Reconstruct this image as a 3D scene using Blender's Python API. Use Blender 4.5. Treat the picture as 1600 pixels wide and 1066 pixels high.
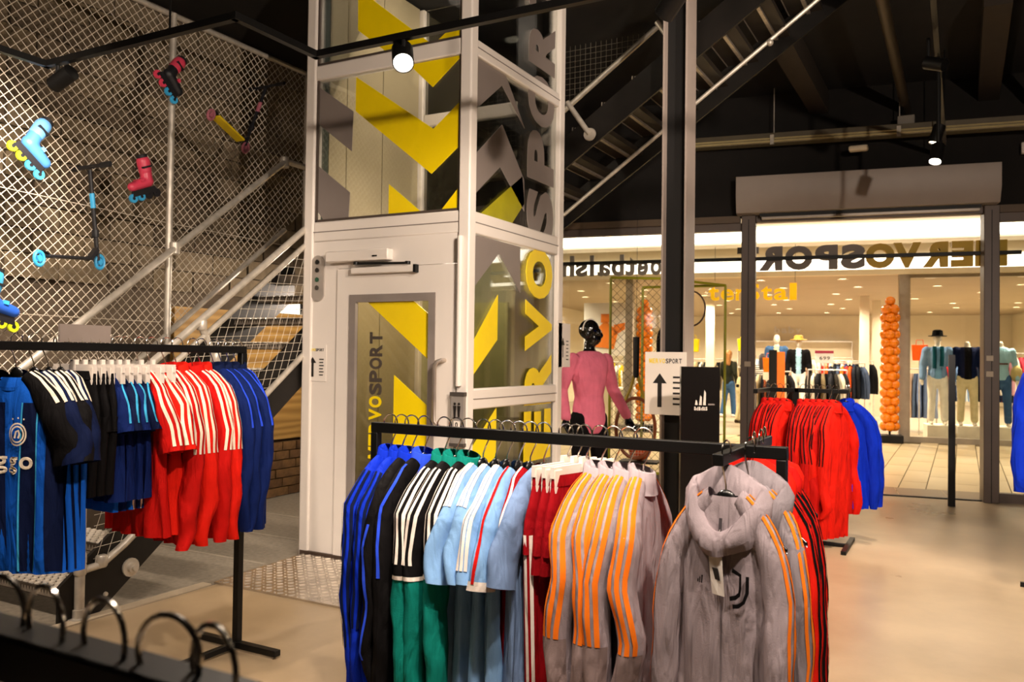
import bpy, math, random
import numpy as np
from mathutils import Matrix, Vector
random.seed(7)
for _o in list(bpy.data.objects):
    bpy.data.objects.remove(_o)
scene = bpy.context.scene
COL = scene.collection
R = math.radians
# ------------------------------------------------------------------ camera
cam_d = bpy.data.cameras.new('camera')
cam = bpy.data.objects.new('camera', cam_d)
COL.objects.link(cam)
cam_d.sensor_width = 36.0
cam_d.lens = 29.25
cam_d.clip_start = 0.05
cam_d.clip_end = 200
cam.matrix_world = Matrix.Translation((0, 0, 1.5)) @ Matrix.Rotation(R(28.4), 4, 'Z') @ Matrix.Rotation(R(91.08), 4, 'X') @ Matrix.Rotation(R(0.748), 4, 'Z')
cam_d.dof.use_dof = True
cam_d.dof.focus_distance = 3.4
cam_d.dof.aperture_fstop = 5.0
scene.camera = cam
# ------------------------------------------------------------------ world, exposure
world = bpy.data.worlds.new('world')
scene.world = world
world.use_nodes = True
world.node_tree.nodes['Background'].inputs[0].default_value = (1.0, 0.86, 0.7, 1)
world.node_tree.nodes['Background'].inputs[1].default_value = 0.012
vs = scene.view_settings
vs.view_transform = 'Standard'
vs.look = 'None'
vs.exposure = 0.0
vs.gamma = 1.0
vs.use_curve_mapping = False
cy = scene.cycles
cy.adaptive_threshold = 0.05; cy.max_bounces = 5; cy.diffuse_bounces = 2; cy.glossy_bounces = 3; cy.transmission_bounces = 4; cy.transparent_max_bounces = 10
WARM = (1.0, 0.83, 0.68)
# light settings used by the lamp builders below
SPOT_W = 1.05          # factor on every track spotlight of the shop
MALL_W = 1.0          # factor on the mall passage and the shop opposite

# ------------------------------------------------------------------ helpers
class G:
    """collects vertices and faces of one mesh"""
    def __init__(s):
        s.v = []; s.f = []
    def box(s, x0, x1, y0, y1, z0, z1):
        b = len(s.v)
        s.v += [(x0, y0, z0), (x1, y0, z0), (x1, y1, z0), (x0, y1, z0), (x0, y0, z1), (x1, y0, z1), (x1, y1, z1), (x0, y1, z1)]
        s.f += [(b, b+3, b+2, b+1), (b+4, b+5, b+6, b+7), (b, b+1, b+5, b+4), (b+1, b+2, b+6, b+5), (b+2, b+3, b+7, b+6), (b+3, b, b+4, b+7)]
        return s
    def grid(s, P, cu=False, cv=False):
        nu, nv = len(P), len(P[0]); b = len(s.v)
        for row in P: s.v += [tuple(p) for p in row]
        for i in range(nu if cu else nu-1):
            for j in range(nv if cv else nv-1):
                i2, j2 = (i+1) % nu, (j+1) % nv
                s.f.append((b+i*nv+j, b+i*nv+j2, b+i2*nv+j2, b+i2*nv+j))
        return s
    def tube(s, pts, r, n=8, caps=True, closed=False):
        pts = [Vector(p) for p in pts]; m = len(pts)
        rs = r if isinstance(r, (list, tuple)) else [r]*m
        P = []; prev = None
        for i, p in enumerate(pts):
            if closed: d = pts[(i+1) % m]-pts[i-1]
            else: d = pts[min(i+1, m-1)]-pts[max(i-1, 0)]
            d = d.normalized() if d.length > 1e-9 else Vector((0, 0, 1))
            if prev is None:
                a = d.cross(Vector((0, 0, 1)))
                if a.length < .1: a = d.cross(Vector((1, 0, 0)))
            else: a = prev-d*prev.dot(d)
            a.normalize(); prev = a; c = d.cross(a)
            P.append([p+(a*math.cos(2*math.pi*k/n)+c*math.sin(2*math.pi*k/n))*rs[i] for k in range(n)])
        b = len(s.v); s.grid(P, cu=closed, cv=True)
        if caps and not closed:
            s.f.append(tuple(b+k for k in range(n))); s.f.append(tuple(b+(m-1)*n+k for k in reversed(range(n))))
        return s
    def bar(s, p, q, w, h, up=(0, 0, 1)):
        p, q, up = Vector(p), Vector(q), Vector(up); d = (q-p).normalized(); a = d.cross(up).normalized(); c = a.cross(d)
        b = len(s.v)
        for o in (p, q): s.v += [tuple(o+a*i*w/2+c*j*h/2) for i, j in ((-1, -1), (1, -1), (1, 1), (-1, 1))]
        s.f += [(b, b+1, b+2, b+3), (b+7, b+6, b+5, b+4)]+[(b+k, b+4+k, b+4+(k+1) % 4, b+(k+1) % 4) for k in range(4)]
        return s
    def lathe(s, prof, n=20, c=(0, 0, 0), axis='z'):
        P = []
        for r, h in prof:
            row = []
            for k in range(n):
                a = 2*math.pi*k/n; x, y = r*math.cos(a), r*math.sin(a)
                q = {'z': (x, y, h), 'x': (h, x, y), 'y': (y, h, x)}[axis]
                row.append((q[0]+c[0], q[1]+c[1], q[2]+c[2]))
            P.append(row)
        b = len(s.v); s.grid(P, cv=True)
        s.f.append(tuple(b+k for k in reversed(range(n)))); e = b+(len(prof)-1)*n
        s.f.append(tuple(e+k for k in range(n)))
        return s
    def prism(s, poly, t0, t1, axis='y'):
        """2-d polygon extruded along an axis; poly gives the two other coordinates in order"""
        n = len(poly); b = len(s.v)
        for t in (t0, t1):
            for a, c in poly:
                s.v.append({'y': (a, t, c), 'x': (t, a, c), 'z': (a, c, t)}[axis])
        s.f += [tuple(range(b, b+n)), tuple(reversed(range(b+n, b+2*n)))]
        s.f += [(b+k, b+n+k, b+n+(k+1) % n, b+(k+1) % n) for k in range(n)]
        return s
    def blob(s, c, r, n=10, m=7):
        P = []
        for i in range(m+1):
            a = math.pi*i/m
            P.append([(c[0]+r[0]*math.sin(a)*math.cos(2*math.pi*k/n), c[1]+r[1]*math.sin(a)*math.sin(2*math.pi*k/n), c[2]+r[2]*math.cos(a)) for k in range(n)])
        return s.grid(P, cv=True)
    def capsule(s, p, q, r0, r1, n=12, sq=1.0, sqax=None):
        """tapered limb with round ends"""
        p, q = Vector(p), Vector(q); d = q-p; L = d.length; d.normalize()
        a = d.cross(Vector((0, 1, 0)))
        if a.length < .1: a = d.cross(Vector((1, 0, 0)))
        a.normalize(); c = d.cross(a); P = []
        st = [(-math.cos(t), math.sin(t)) for t in (0.15, .5, .9, 1.3)]
        prof = [(r0*h, r0*w) for h, w in st]+[(L*k/4, r0+(r1-r0)*k/4) for k in range(0, 5)]+[(L-r1*h, r1*w) for h, w in reversed(st)]
        for h, w in prof: P.append([p+d*h+(a*math.cos(2*math.pi*k/n)+c*math.sin(2*math.pi*k/n)*sq)*w for k in range(n)])
        b = len(s.v); s.grid(P, cv=True); s.f.append(tuple(b+k for k in range(n))); e = b+(len(prof)-1)*n
        s.f.append(tuple(e+k for k in reversed(range(n))))
        return s

def mesh(name, g, mat, smooth=38, fix=True):
    me = bpy.data.meshes.new(name)
    me.from_pydata([tuple(v) for v in g.v], [], g.f)
    if fix:
        import bmesh
        bm = bmesh.new(); bm.from_mesh(me); bmesh.ops.recalc_face_normals(bm, faces=bm.faces); bm.to_mesh(me); bm.free()
    if mat: me.materials.append(mat)
    if smooth:
        me.shade_smooth()
        if smooth < 170: me.set_sharp_from_angle(angle=R(smooth))
    me.update()
    return me
def obj(name, g, mat, parent=None, loc=None, rot=None, smooth=38, bev=0, world=False, fix=True):
    """one mesh object; world=True: g is in world coordinates under an unrotated parent"""
    if world and parent is not None:
        l = parent.location; g.v = [(v[0]-l[0], v[1]-l[1], v[2]-l[2]) for v in g.v]
    me = g if isinstance(g, bpy.types.Mesh) else mesh(name, g, mat, smooth, fix)
    o = bpy.data.objects.new(name, me); COL.objects.link(o)
    if parent is not None: o.parent = parent
    if loc is not None: o.location = loc
    if rot is not None: o.rotation_euler = rot
    if bev:
        m = o.modifiers.new('bevel', 'BEVEL'); m.width = bev; m.segments = 2; m.limit_method = 'ANGLE'
    return o
def tag(o, label, cat, group=None):
    o['label'] = label; o['category'] = cat
    if group: o['group'] = group
    return o
def thing(name, label, cat, loc=(0, 0, 0), rz=0.0, group=None):
    o = bpy.data.objects.new(name, None); COL.objects.link(o)
    o.empty_display_size = .1; o.location = loc; o.rotation_euler = (0, 0, rz)
    return tag(o, label, cat, group)
def struct(name, g, mat, label=None, **k):
    o = obj(name, g, mat, **k); o['kind'] = 'structure'
    if label: o['label'] = label
    return o
def copy_tree(o, parent=None):
    c = o.copy(); COL.objects.link(c); c.parent = parent
    for ch in o.children: copy_tree(ch, c)
    return c
ORD = ['first', 'second', 'third', 'fourth', 'fifth', 'sixth', 'seventh', 'eighth', 'ninth', 'tenth', 'eleventh', 'twelfth', 'thirteenth', 'fourteenth', 'fifteenth', 'sixteenth', 'seventeenth', 'eighteenth', 'nineteenth', 'twentieth']

# ------------------------------------------------------------------ materials
def hx(h):
    h = h.lstrip('#'); c = [int(h[i:i+2], 16)/255 for i in (0, 2, 4)]
    return tuple(x/12.92 if x <= .04045 else ((x+.055)/1.055)**2.4 for x in c)
MATS = {}
def mat(name, col='#808080', rough=.5, metal=0.0, var=.1, scale=6.0, bump=0.0, bscale=60.0, sheen=0.0, coat=0.0, spec=.5, coords='Object'):
    if name in MATS: return MATS[name]
    m = bpy.data.materials.new(name); m.use_nodes = True; nt = m.node_tree; N = nt.nodes; L = nt.links
    b = N['Principled BSDF']; c = hx(col) if isinstance(col, str) else col
    b.inputs['Roughness'].default_value = rough; b.inputs['Metallic'].default_value = metal
    b.inputs['Specular IOR Level'].default_value = spec
    if sheen: b.inputs['Sheen Weight'].default_value = sheen
    if coat: b.inputs['Coat Weight'].default_value = coat
    tc = N.new('ShaderNodeTexCoord')
    nz = N.new('ShaderNodeTexNoise'); nz.inputs['Scale'].default_value = scale; nz.inputs['Detail'].default_value = 3
    L.new(tc.outputs[coords], nz.inputs['Vector'])
    rp = N.new('ShaderNodeValToRGB'); rp.color_ramp.elements[0].position = .3; rp.color_ramp.elements[1].position = .7
    rp.color_ramp.elements[0].color = tuple(x*(1-var) for x in c)+(1,); rp.color_ramp.elements[1].color = tuple(min(1, x*(1+var)) for x in c)+(1,)
    L.new(nz.outputs['Fac'], rp.inputs['Fac']); L.new(rp.outputs['Color'], b.inputs['Base Color'])
    if bump:
        n2 = N.new('ShaderNodeTexNoise'); n2.inputs['Scale'].default_value = bscale; n2.inputs['Detail'].default_value = 2
        L.new(tc.outputs[coords], n2.inputs['Vector'])
        bp = N.new('ShaderNodeBump'); bp.inputs['Strength'].default_value = bump; bp.inputs['Distance'].default_value = .01
        L.new(n2.outputs['Fac'], bp.inputs['Height']); L.new(bp.outputs['Normal'], b.inputs['Normal'])
    MATS[name] = m
    return m
def fab(name, col, rough=.8, bump=.85):
    """cloth: slight colour drift, long soft creases and a fine weave as relief"""
    if name in MATS: return MATS[name]
    m = mat(name, col, rough, var=.1, scale=9, spec=.1); nt = m.node_tree; N = nt.nodes; L = nt.links
    tc = N.new('ShaderNodeTexCoord'); mp = N.new('ShaderNodeMapping'); mp.inputs['Scale'].default_value = (1, 1, .28); L.new(tc.outputs['Object'], mp.inputs['Vector'])
    n1 = N.new('ShaderNodeTexNoise'); n1.inputs['Scale'].default_value = 15; n1.inputs['Detail'].default_value = 2.5; n1.inputs['Distortion'].default_value = .8; L.new(mp.outputs[0], n1.inputs['Vector'])
    n2 = N.new('ShaderNodeTexNoise'); n2.inputs['Scale'].default_value = 260; L.new(tc.outputs['Object'], n2.inputs['Vector'])
    ad = N.new('ShaderNodeMath'); ad.operation = 'MULTIPLY_ADD'; ad.inputs[1].default_value = .03; L.new(n2.outputs['Fac'], ad.inputs[0]); L.new(n1.outputs['Fac'], ad.inputs[2])
    bp = N.new('ShaderNodeBump'); bp.inputs['Strength'].default_value = bump; bp.inputs['Distance'].default_value = .03
    L.new(ad.outputs[0], bp.inputs['Height']); L.new(bp.outputs['Normal'], N['Principled BSDF'].inputs['Normal'])
    return m
def emit(name, col, s):
    m = bpy.data.materials.new(name); m.use_nodes = True; N = m.node_tree.nodes
    b = N['Principled BSDF']; b.inputs['Base Color'].default_value = (.8, .8, .8, 1)
    b.inputs['Emission Color'].default_value = (*(hx(col) if isinstance(col, str) else col), 1); b.inputs['Emission Strength'].default_value = s
    return m
def glass(name, tint=(1, 1, 1), refl=.9, rough=.01):
    m = bpy.data.materials.new(name); m.use_nodes = True; nt = m.node_tree; N = nt.nodes; L = nt.links
    N.remove(N['Principled BSDF']); out = N['Material Output']
    t = N.new('ShaderNodeBsdfTransparent'); t.inputs[0].default_value = (*tint, 1)
    g = N.new('ShaderNodeBsdfGlossy'); g.inputs['Roughness'].default_value = rough
    f = N.new('ShaderNodeFresnel'); f.inputs[0].default_value = 1.45
    k = N.new('ShaderNodeMath'); k.operation = 'MULTIPLY'; k.inputs[1].default_value = refl
    x = N.new('ShaderNodeMixShader')
    L.new(f.outputs[0], k.inputs[0]); L.new(k.outputs[0], x.inputs[0]); L.new(t.outputs[0], x.inputs[1]); L.new(g.outputs[0], x.inputs[2]); L.new(x.outputs[0], out.inputs[0])
    return m
def frosted(name, tint, mixf=.55):
    """film on glass: part see-through, part pale diffuse"""
    m = bpy.data.materials.new(name); m.use_nodes = True; nt = m.node_tree; N = nt.nodes; L = nt.links
    b = N['Principled BSDF']; b.inputs['Base Color'].default_value = (*tint, 1); b.inputs['Roughness'].default_value = .3
    t = N.new('ShaderNodeBsdfTransparent'); x = N.new('ShaderNodeMixShader'); x.inputs[0].default_value = mixf
    L.new(t.outputs[0], x.inputs[1]); L.new(b.outputs[0], x.inputs[2]); L.new(x.outputs[0], N['Material Output'].inputs[0])
    return m
def concrete(name, c1, c2, rough=(.22, .42), scale=1.2):
    m = bpy.data.materials.new(name); m.use_nodes = True; nt = m.node_tree; N = nt.nodes; L = nt.links
    b = N['Principled BSDF']; tc = N.new('ShaderNodeTexCoord')
    n1 = N.new('ShaderNodeTexNoise'); n1.inputs['Scale'].default_value = scale; n1.inputs['Detail'].default_value = 8; n1.inputs['Roughness'].default_value = .6
    L.new(tc.outputs['Object'], n1.inputs['Vector'])
    rp = N.new('ShaderNodeValToRGB'); rp.color_ramp.elements[0].position = .35; rp.color_ramp.elements[1].position = .68
    rp.color_ramp.elements[0].color = (*hx(c1), 1); rp.color_ramp.elements[1].color = (*hx(c2), 1)
    L.new(n1.outputs['Fac'], rp.inputs['Fac']); L.new(rp.outputs['Color'], b.inputs['Base Color'])
    mr = N.new('ShaderNodeMapRange'); mr.inputs['To Min'].default_value = rough[0]; mr.inputs['To Max'].default_value = rough[1]
    L.new(n1.outputs['Fac'], mr.inputs['Value']); L.new(mr.outputs['Result'], b.inputs['Roughness'])
    return m
def wood(name, c1, c2, scale=3.0):
    m = bpy.data.materials.new(name); m.use_nodes = True; nt = m.node_tree; N = nt.nodes; L = nt.links
    b = N['Principled BSDF']; b.inputs['Roughness'].default_value = .6; tc = N.new('ShaderNodeTexCoord'); mp = N.new('ShaderNodeMapping')
    mp.inputs['Scale'].default_value = (1, .25, 1.4); L.new(tc.outputs['Object'], mp.inputs['Vector'])
    w = N.new('ShaderNodeTexWave'); w.wave_type = 'BANDS'; w.bands_direction = 'Z'; w.inputs['Scale'].default_value = scale; w.inputs['Distortion'].default_value = 9; w.inputs['Detail'].default_value = 3
    L.new(mp.outputs['Vector'], w.inputs['Vector'])
    rp = N.new('ShaderNodeValToRGB'); rp.color_ramp.elements[0].color = (*hx(c1), 1); rp.color_ramp.elements[1].color = (*hx(c2), 1)
    L.new(w.outputs['Fac'], rp.inputs['Fac']); L.new(rp.outputs['Color'], b.inputs['Base Color'])
    return m
M_black = mat('black_steel', '#0b0a09', .45, var=.2, spec=.3)
M_blackw = mat('black_paint', '#0d0b0a', .8, var=.25, scale=2)
M_chrome = mat('chrome', '#d8d2c8', .18, 1.0, var=.05)
M_galv = mat('galvanised', '#cdc5b8', .42, .45, var=.18, scale=14, bump=.05)
M_wire = mat('fence_wire', '#d8cdbb', .5, .1, var=.15)
M_white = mat('white_enamel', '#ece3da', .38, var=.03, scale=2)
M_yellow = mat('yellow_film', '#fadb00', .4, var=.03)
M_grey = mat('grey_film', '#857a74', .45, var=.03)
M_glass = glass('clear_glass', (.97, .98, .96), .8)
M_tread = mat('perforated_steel', '#b7ada0', .38, .75, var=.2, scale=20)
M_string = mat('stringer_steel', '#17130f', .5, .3, var=.3)
M_hanger = mat('black_plastic', '#0c0c0c', .25, spec=.6)
M_whiteplastic = mat('white_plastic', '#e8ddd2', .4)
M_paper = mat('paper', '#efe6dd', .7, var=.02)
M_ink = mat('ink_black', '#16120f', .6)
M_frame = mat('shopfront_frame', '#5d5049', .4, .2, var=.05)
M_alu = mat('aluminium_plate', '#cfc6ba', .3, .9, var=.15, scale=10)
# ------------------------------------------------------------------ lettering
_gl = {}
def glyph(ch, bold=.0):
    """unit-box vertices and faces of a letter: x 0..1, y 0..1 (height), z 0..1 (depth), and its aspect"""
    k = (ch, bold)
    if k in _gl: return _gl[k]
    if ch == 'M':   # drawn by hand: heavy, straight-legged capital
        g = G().prism([(0, 0), (0, 1), (.27, 1), (.5, .42), (.73, 1), (1, 1), (1, 0), (.76, 0), (.76, .6), (.58, .12), (.42, .12), (.24, .6), (.24, 0)], 0, 1, 'z')
        _gl[k] = (np.array(g.v), g.f, 1.2, 0.0, .73)
        return _gl[k]
    cu = bpy.data.curves.new('glyph', 'FONT'); cu.body = ch; cu.size = 1; cu.extrude = .5; cu.offset = bold; cu.resolution_u = 4
    o = bpy.data.objects.new('glyph', cu); COL.objects.link(o)
    dg = bpy.context.evaluated_depsgraph_get(); me = bpy.data.meshes.new_from_object(o.evaluated_get(dg))
    P = np.array([v.co[:] for v in me.vertices]); lo, hi = P.min(0), P.max(0)
    asp = (hi[0]-lo[0])/max(1e-6, hi[1]-lo[1]); lo_y, hi_y = lo[1], hi[1]
    F = [tuple(p.vertices) for p in me.polygons]
    bpy.data.objects.remove(o); bpy.data.curves.remove(cu); bpy.data.meshes.remove(me)
    _gl[k] = ((P-lo)/np.maximum(hi-lo, 1e-6), F, asp, lo_y, hi_y)
    return _gl[k]
def letters(parent, name, chars, m_of, place, bold=.03, loc=None):
    """place(i, ch) -> (origin, x-vector, y-vector, depth-vector) of each letter's box"""
    for i, ch in enumerate(chars):
        if ch == ' ': continue
        P, F, asp, a, b = glyph(ch, bold); o, ex, ey, ez = [np.array(q, float) for q in place(i, ch)]
        g = G(); g.v = [tuple(o+p[0]*ex+p[1]*ey+p[2]*ez) for p in P]; g.f = list(F)
        obj(name, g, m_of(i), parent, loc=loc, smooth=0)
def lamp(name, kind, loc, target=None, watt=100, size=60, blend=.5, radius=.04, col=WARM, parent=None, data=None):
    if data is None:
        data = bpy.data.lights.new(name, kind); data.energy = watt; data.color = col
        if kind == 'SPOT': data.spot_size = R(size); data.spot_blend = blend; data.shadow_soft_size = radius
        elif kind == 'POINT': data.shadow_soft_size = radius
    o = bpy.data.objects.new(name, data); COL.objects.link(o); o.location = loc
    if target is not None: o.rotation_euler = (Vector(target)-Vector(loc)).to_track_quat('-Z', 'Y').to_euler()
    if parent is not None: o.parent = parent
    return o
# frame of the shop front and of the mall behind it: u along the front, v towards the mall
SF_A = R(9.0); SF_O = (-.4, 10.3)
def SW(u, v, z=0.0):
    return (SF_O[0]+u*math.cos(SF_A)-v*math.sin(SF_A), SF_O[1]+u*math.sin(SF_A)+v*math.cos(SF_A), z)
def sstruct(name, g, m, label=None, **k):
    return struct(name, g, m, label, loc=(SF_O[0], SF_O[1], 0), rot=(0, 0, SF_A), **k)
# ================================================================== SETTING
M_floor = concrete('polished_concrete', '#a08a6c', '#c2ab8a', (.2, .42), .9)
M_carpet = mat('grey_carpet', '#8a8070', .95, var=.18, scale=30, bump=.3, bscale=200)
struct('floor', G().prism([(-4.3, -2.2), (4.2, -2.2), SW(4.77, -.03)[:2], SW(-3.85, -.03)[:2]], -.1, 0, 'z'), M_floor, 'polished beige concrete shop floor')
struct('floor_carpet', G().prism([(-6.4, -2.2), (-4.3, -2.2), SW(-3.85, -.03)[:2], SW(-5.98, -.03)[:2]], -.1, 0, 'z'), M_carpet, 'grey carpet under the metal staircase')
st = struct('trim_1', G().box(-4.34, -4.26, -1.0, 3.84, 0, .008), mat('pale_strip', '#cdbca2', .5), 'pale floor strip between carpet and concrete')
for yy in (4.4, 5.1, 5.8):
    struct('trim_2', G().box(-6.2, -4.36, yy, yy+.025, 0, .003), mat('carpet_seam', '#a59a88', .8), 'light seam line across the grey carpet')
# left wall: rough block work above, plywood panel and brick low down
wl = struct('wall_left', G().box(-6.5, -6.36, -2.2, 10.6, 0, 4.7), mat('mortar', '#5d5041', .95, var=.2), 'wall of rough concrete blocks behind the fence')
M_blk = [mat('block_a', '#75664f', .95, var=.25, scale=12, bump=.6, bscale=40), mat('block_b', '#665846', .95, var=.25, scale=12, bump=.6, bscale=40), mat('block_c', '#7f705a', .95, var=.25, scale=12, bump=.6, bscale=40)]
blk = [mesh('block', G().box(-.036, .06, -.21, .21, -.09, .09), m) for m in M_blk]
for r in range(13):
    for c in range(12):
        y = 2.1+c*.44+(.22 if r % 2 else 0)
        if y > 7.2: continue
        obj('block', random.choice(blk), None, wl, loc=(-6.36+random.uniform(-.012, .012), y, 2.15+r*.19))
M_brk = [mat('brick_a', '#7a5a34', .9, var=.3, scale=15, bump=.5), mat('brick_b', '#6a4c2c', .9, var=.3, scale=15, bump=.5)]
brk = [mesh('brick', G().box(-.03, .06, -.095, .095, -.042, .042), m) for m in M_brk]
for r in range(6):
    for c in range(13):
        obj('brick', random.choice(brk), None, wl, loc=(-6.36+random.uniform(-.01, .01), 5.6+c*.2+(.1 if r % 2 else 0), .05+r*.095))
ply = obj('plywood_panel', G().box(-6.36, -6.31, 5.2, 8.0, .6, 1.92), wood('plywood', '#a07838', '#c49a52', 2.5), wl)
ply['label'] = 'yellow plywood panel on the wall under the stairs'
wlo = struct('window_1', G().box(-6.36, -6.33, 6.3, 8.6, 1.93, 2.36), emit('lit_pane', '#fff0d8', 1.6), 'bright lit strip window above the plywood')
for k in range(5):
    obj('window_bar', G().box(-6.335, -6.31, 6.3+k*.55, 6.33+k*.55, 1.93, 2.36), M_black, wlo)
obj('window_bar', G().box(-6.335, -6.31, 6.3, 8.6, 2.12, 2.15), M_black, wlo)
struct('wall_back', G().box(-6.5, 4.2, -2.4, -2.2, 0, 4.7), mat('dark_wall', '#2a2522', .9), 'dark wall behind the camera')
struct('wall_right', G().box(4.2, 4.4, -2.4, 11.4, 0, 4.7), mat('dark_wall', '#2a2522', .9), 'dark right wall')
# ceiling with openings for the stairs left out: black, with joists and pipes
ceil = struct('ceiling', G().box(-6.5, 4.4, -2.4, 11.6, 4.62, 4.8), mat('black_ceiling', '#14100d', .9, var=.3), 'black shop ceiling')
for i, x in enumerate((-1.55, .15, 1.35)):
    g = G(); g.box(x, x+.2, 7.6, 10.4, 4.35, 4.6); o = obj('roof_beam', g, mat('brown_beam', '#2e241a', .8), ceil)
for i, x in enumerate((-.55, .62, 2.0)):
    tag(obj('ceiling_pipe', G().tube([(x, 4.6, 4.3), (x, 10.2, 4.3)], .05, 10), mat('dull_pipe', '#4a3f30', .5, .4)), ['pipe hung under the ceiling over the red jackets', 'pipe under the ceiling above the shutter box', 'pipe under the ceiling at the right edge'][i], 'pipe', 'ceiling pipes')
# ---- shop front wall above the glazing, in its own frame
M_fw = mat('front_wall', '#15110e', .9, var=.2)
sstruct('wall_front', G().box(-6.6, 4.6, -.06, .14, 3.2, 4.7), M_fw, 'black wall above the shop front')
sstruct('trim_3', G().box(-6.6, -1.95, -.1, .1, 3.12, 3.2).box(.74, 4.6, -.1, .1, 3.12, 3.2), mat('brown_trim', '#5a4630', .5), 'brown head trim of the shop front')
fr = sstruct('window_2', G().box(-6.6, -1.9, -.05, .05, 3.03, 3.12).box(-6.6, -1.9, -.05, .05, 0, .09).box(-4.62, -4.54, -.05, .05, .09, 3.03), M_frame, 'glazed shop front beside the lift')
obj('pane', G().box(-4.54, -1.93, -.006, .006, .09, 3.03), M_glass, fr)
obj('pane', G().box(-6.6, -4.62, -.006, .006, .09, 3.03), M_glass, fr)
fr2 = sstruct('window_3', G().box(.74, 4.6, -.05, .05, 3.03, 3.12).box(.74, 4.6, -.05, .05, 0, .1).box(2.6, 2.7, -.05, .05, .1, 3.03), M_frame, 'glazed shop front right of the entrance')
obj('pane', G().box(.74, 2.6, -.006, .006, .1, 3.03), M_glass, fr2)
dr = sstruct('door_1', G().box(-1.93, -1.77, -.11, .11, 0, 3.2).box(.6, .75, -.11, .11, 0, 3.2).box(-1.77, .6, -.06, .06, 3.12, 3.2), M_frame, 'wide open shop entrance with dark metal posts', bev=.006)
obj('post_groove', G().box(-1.853, -1.845, -.113, -.109, 0, 3.15).box(.67, .678, -.113, -.109, 0, 3.15), M_black, dr)
for u, z in ((-1.85, 1.45), (.655, 1.55), (.655, 1.38)):
    obj('switch_plate', G().box(u-.035, u+.035, -.12, -.108, z-.03, z+.03), mat('plate', '#b9a993', .4), dr, bev=.004)
obj('threshold', G().box(-1.77, .6, -.03, .02, 0, .012), M_black, dr)
# roller shutter box
sb = thing('shutter_box', 'grey roller shutter box over the shop entrance', 'shutter', SW(0, 0, 0), SF_A)
obj('housing', G().prism([(-.36, 3.61), (-.06, 3.61), (-.06, 3.2), (-.28, 3.2), (-.36, 3.36)], -1.98, .72, 'x'), mat('shutter_grey', '#a3968c', .45, var=.03), sb, bev=.004)
obj('guide_slot', G().box(-1.72, .56, -.2, -.07, 3.165, 3.2), M_black, sb)
obj('bottom_slat', G().box(-1.7, .55, -.16, -.1, 3.14, 3.175), mat('slat', '#a0958a', .35, .6), sb)
# sign letters on the mall side, seen from behind
M_ly = mat('sign_gold', '#d8ac14', .5, var=.05); M_lg = mat('sign_grey', '#8a7d72', .5, var=.05)
sg = thing('shop_sign', 'raised shop name letters seen mirrored above the entrance', 'sign', SW(0, 0, 0), SF_A)
obj('mounting_rail', G().box(-4.6, 1.0, .1, .15, 2.69, 2.73), M_black, sg)
word = 'MERVOSPORT'
spots = [(.876, .307), (.544, .217), (.295, .255), (.021, .285), (-.253, .307), (-.566, .262), (-.86, .25), (-1.137, .31), (-1.475, .268), (-1.748, .25)]
letters(sg, 'letter', word, lambda i: M_ly if i < 5 else M_lg, lambda i, ch: ((spots[i][0], .17, 2.575), (-spots[i][1], 0, 0), (0, 0, .285), (0, .06, 0)), .06)
sg2 = thing('window_lettering', 'grey window lettering seen mirrored above the left shop window', 'sign', SW(0, 0, 0), SF_A)
low = 'voetbalshop'
sp2 = [(-2.74, .155), (-2.915, .137), (-3.084, .13), (-3.23, .139), (-3.392, .158), (-3.568, .165), (-3.782, .051), (-3.871, .154), (-4.045, .16), (-4.24, .16), (-4.43, .17)]
def _pl(i, ch):
    P, F, asp, a, b = glyph(ch, .03); k = .36
    return ((sp2[i][0], .17, 2.56+a*k), (-sp2[i][1], 0, 0), (0, 0, (b-a)*k), (0, .03, 0))
letters(sg2, 'letter', low, lambda i: M_lg, _pl, .03)
# ------------------------------------------------------------------ mall passage
M_tile = [concrete('mall_tile_a', '#cdb68b', '#ddc79b', (.25, .4), 1.5), concrete('mall_tile_b', '#d3bc90', '#e2cda3', (.25, .4), 1.5)]
mf = sstruct('floor_mall', G().box(-12, 9, .1, 7.0, -.1, -.012), mat('grout', '#6b5a38', .9), 'pale stone tiles of the mall passage')
tl = [mesh('tile', G().box(.006, .289, .006, 1.194, -.014, -.002), m, smooth=0) for m in M_tile]
ca, sa = math.cos(SF_A), math.sin(SF_A)
for i in range(-22, 14):
    for j in range(-1, 6):
        a, b = .03+i*.295, .75+j*1.2+(.6 if i % 2 else 0)+i*.045; u, v = a*ca+b*sa, -a*sa+b*ca
        if -.9 < v < 6.6 and -6.5 < u < 4.5: obj('tile', tl[0 if random.random() < .5 else 1], None, mf, loc=(u, v, 0), rot=(0, 0, -SF_A))
band = mesh('border_tile', G().box(.004, .496, .004, .58, -.012, 0), concrete('border', '#8f7d62', '#a08c70', (.25, .4), 1.5), smooth=0)
for i in range(-10, 9): obj('border_tile', band, None, mf, loc=(-.2+i*.5, .1, 0))
sstruct('ceiling_mall', G().box(-12, 9, .14, 7.0, 4.02, 4.2), mat('mall_ceiling', '#e6d8c2', .8, var=.03), 'pale mall ceiling')
M_cove = emit('cove_light', '#fff3df', 5.0)
def sthing(name, label, cat, group=None): return thing(name, label, cat, SW(0, 0, 0), SF_A, group)
t = sthing('cove_light', 'long glowing cove light along the mall ceiling', 'light')
obj('diffuser', G().box(-12, 9, 6.2, 6.3, 3.76, 4.0), M_cove, t); obj('housing', G().box(-12, 9, 6.3, 6.9, 3.72, 4.02), mat('mall_ceiling', '#e6d8c2', .8), t)
t = sthing('ceiling_vent', 'square grey air vent in the mall ceiling', 'vent')
obj('frame', G().box(-1.75, -1.05, 4.6, 5.2, 3.99, 4.02), mat('vent_grey', '#9a8d7c', .6), t)
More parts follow.
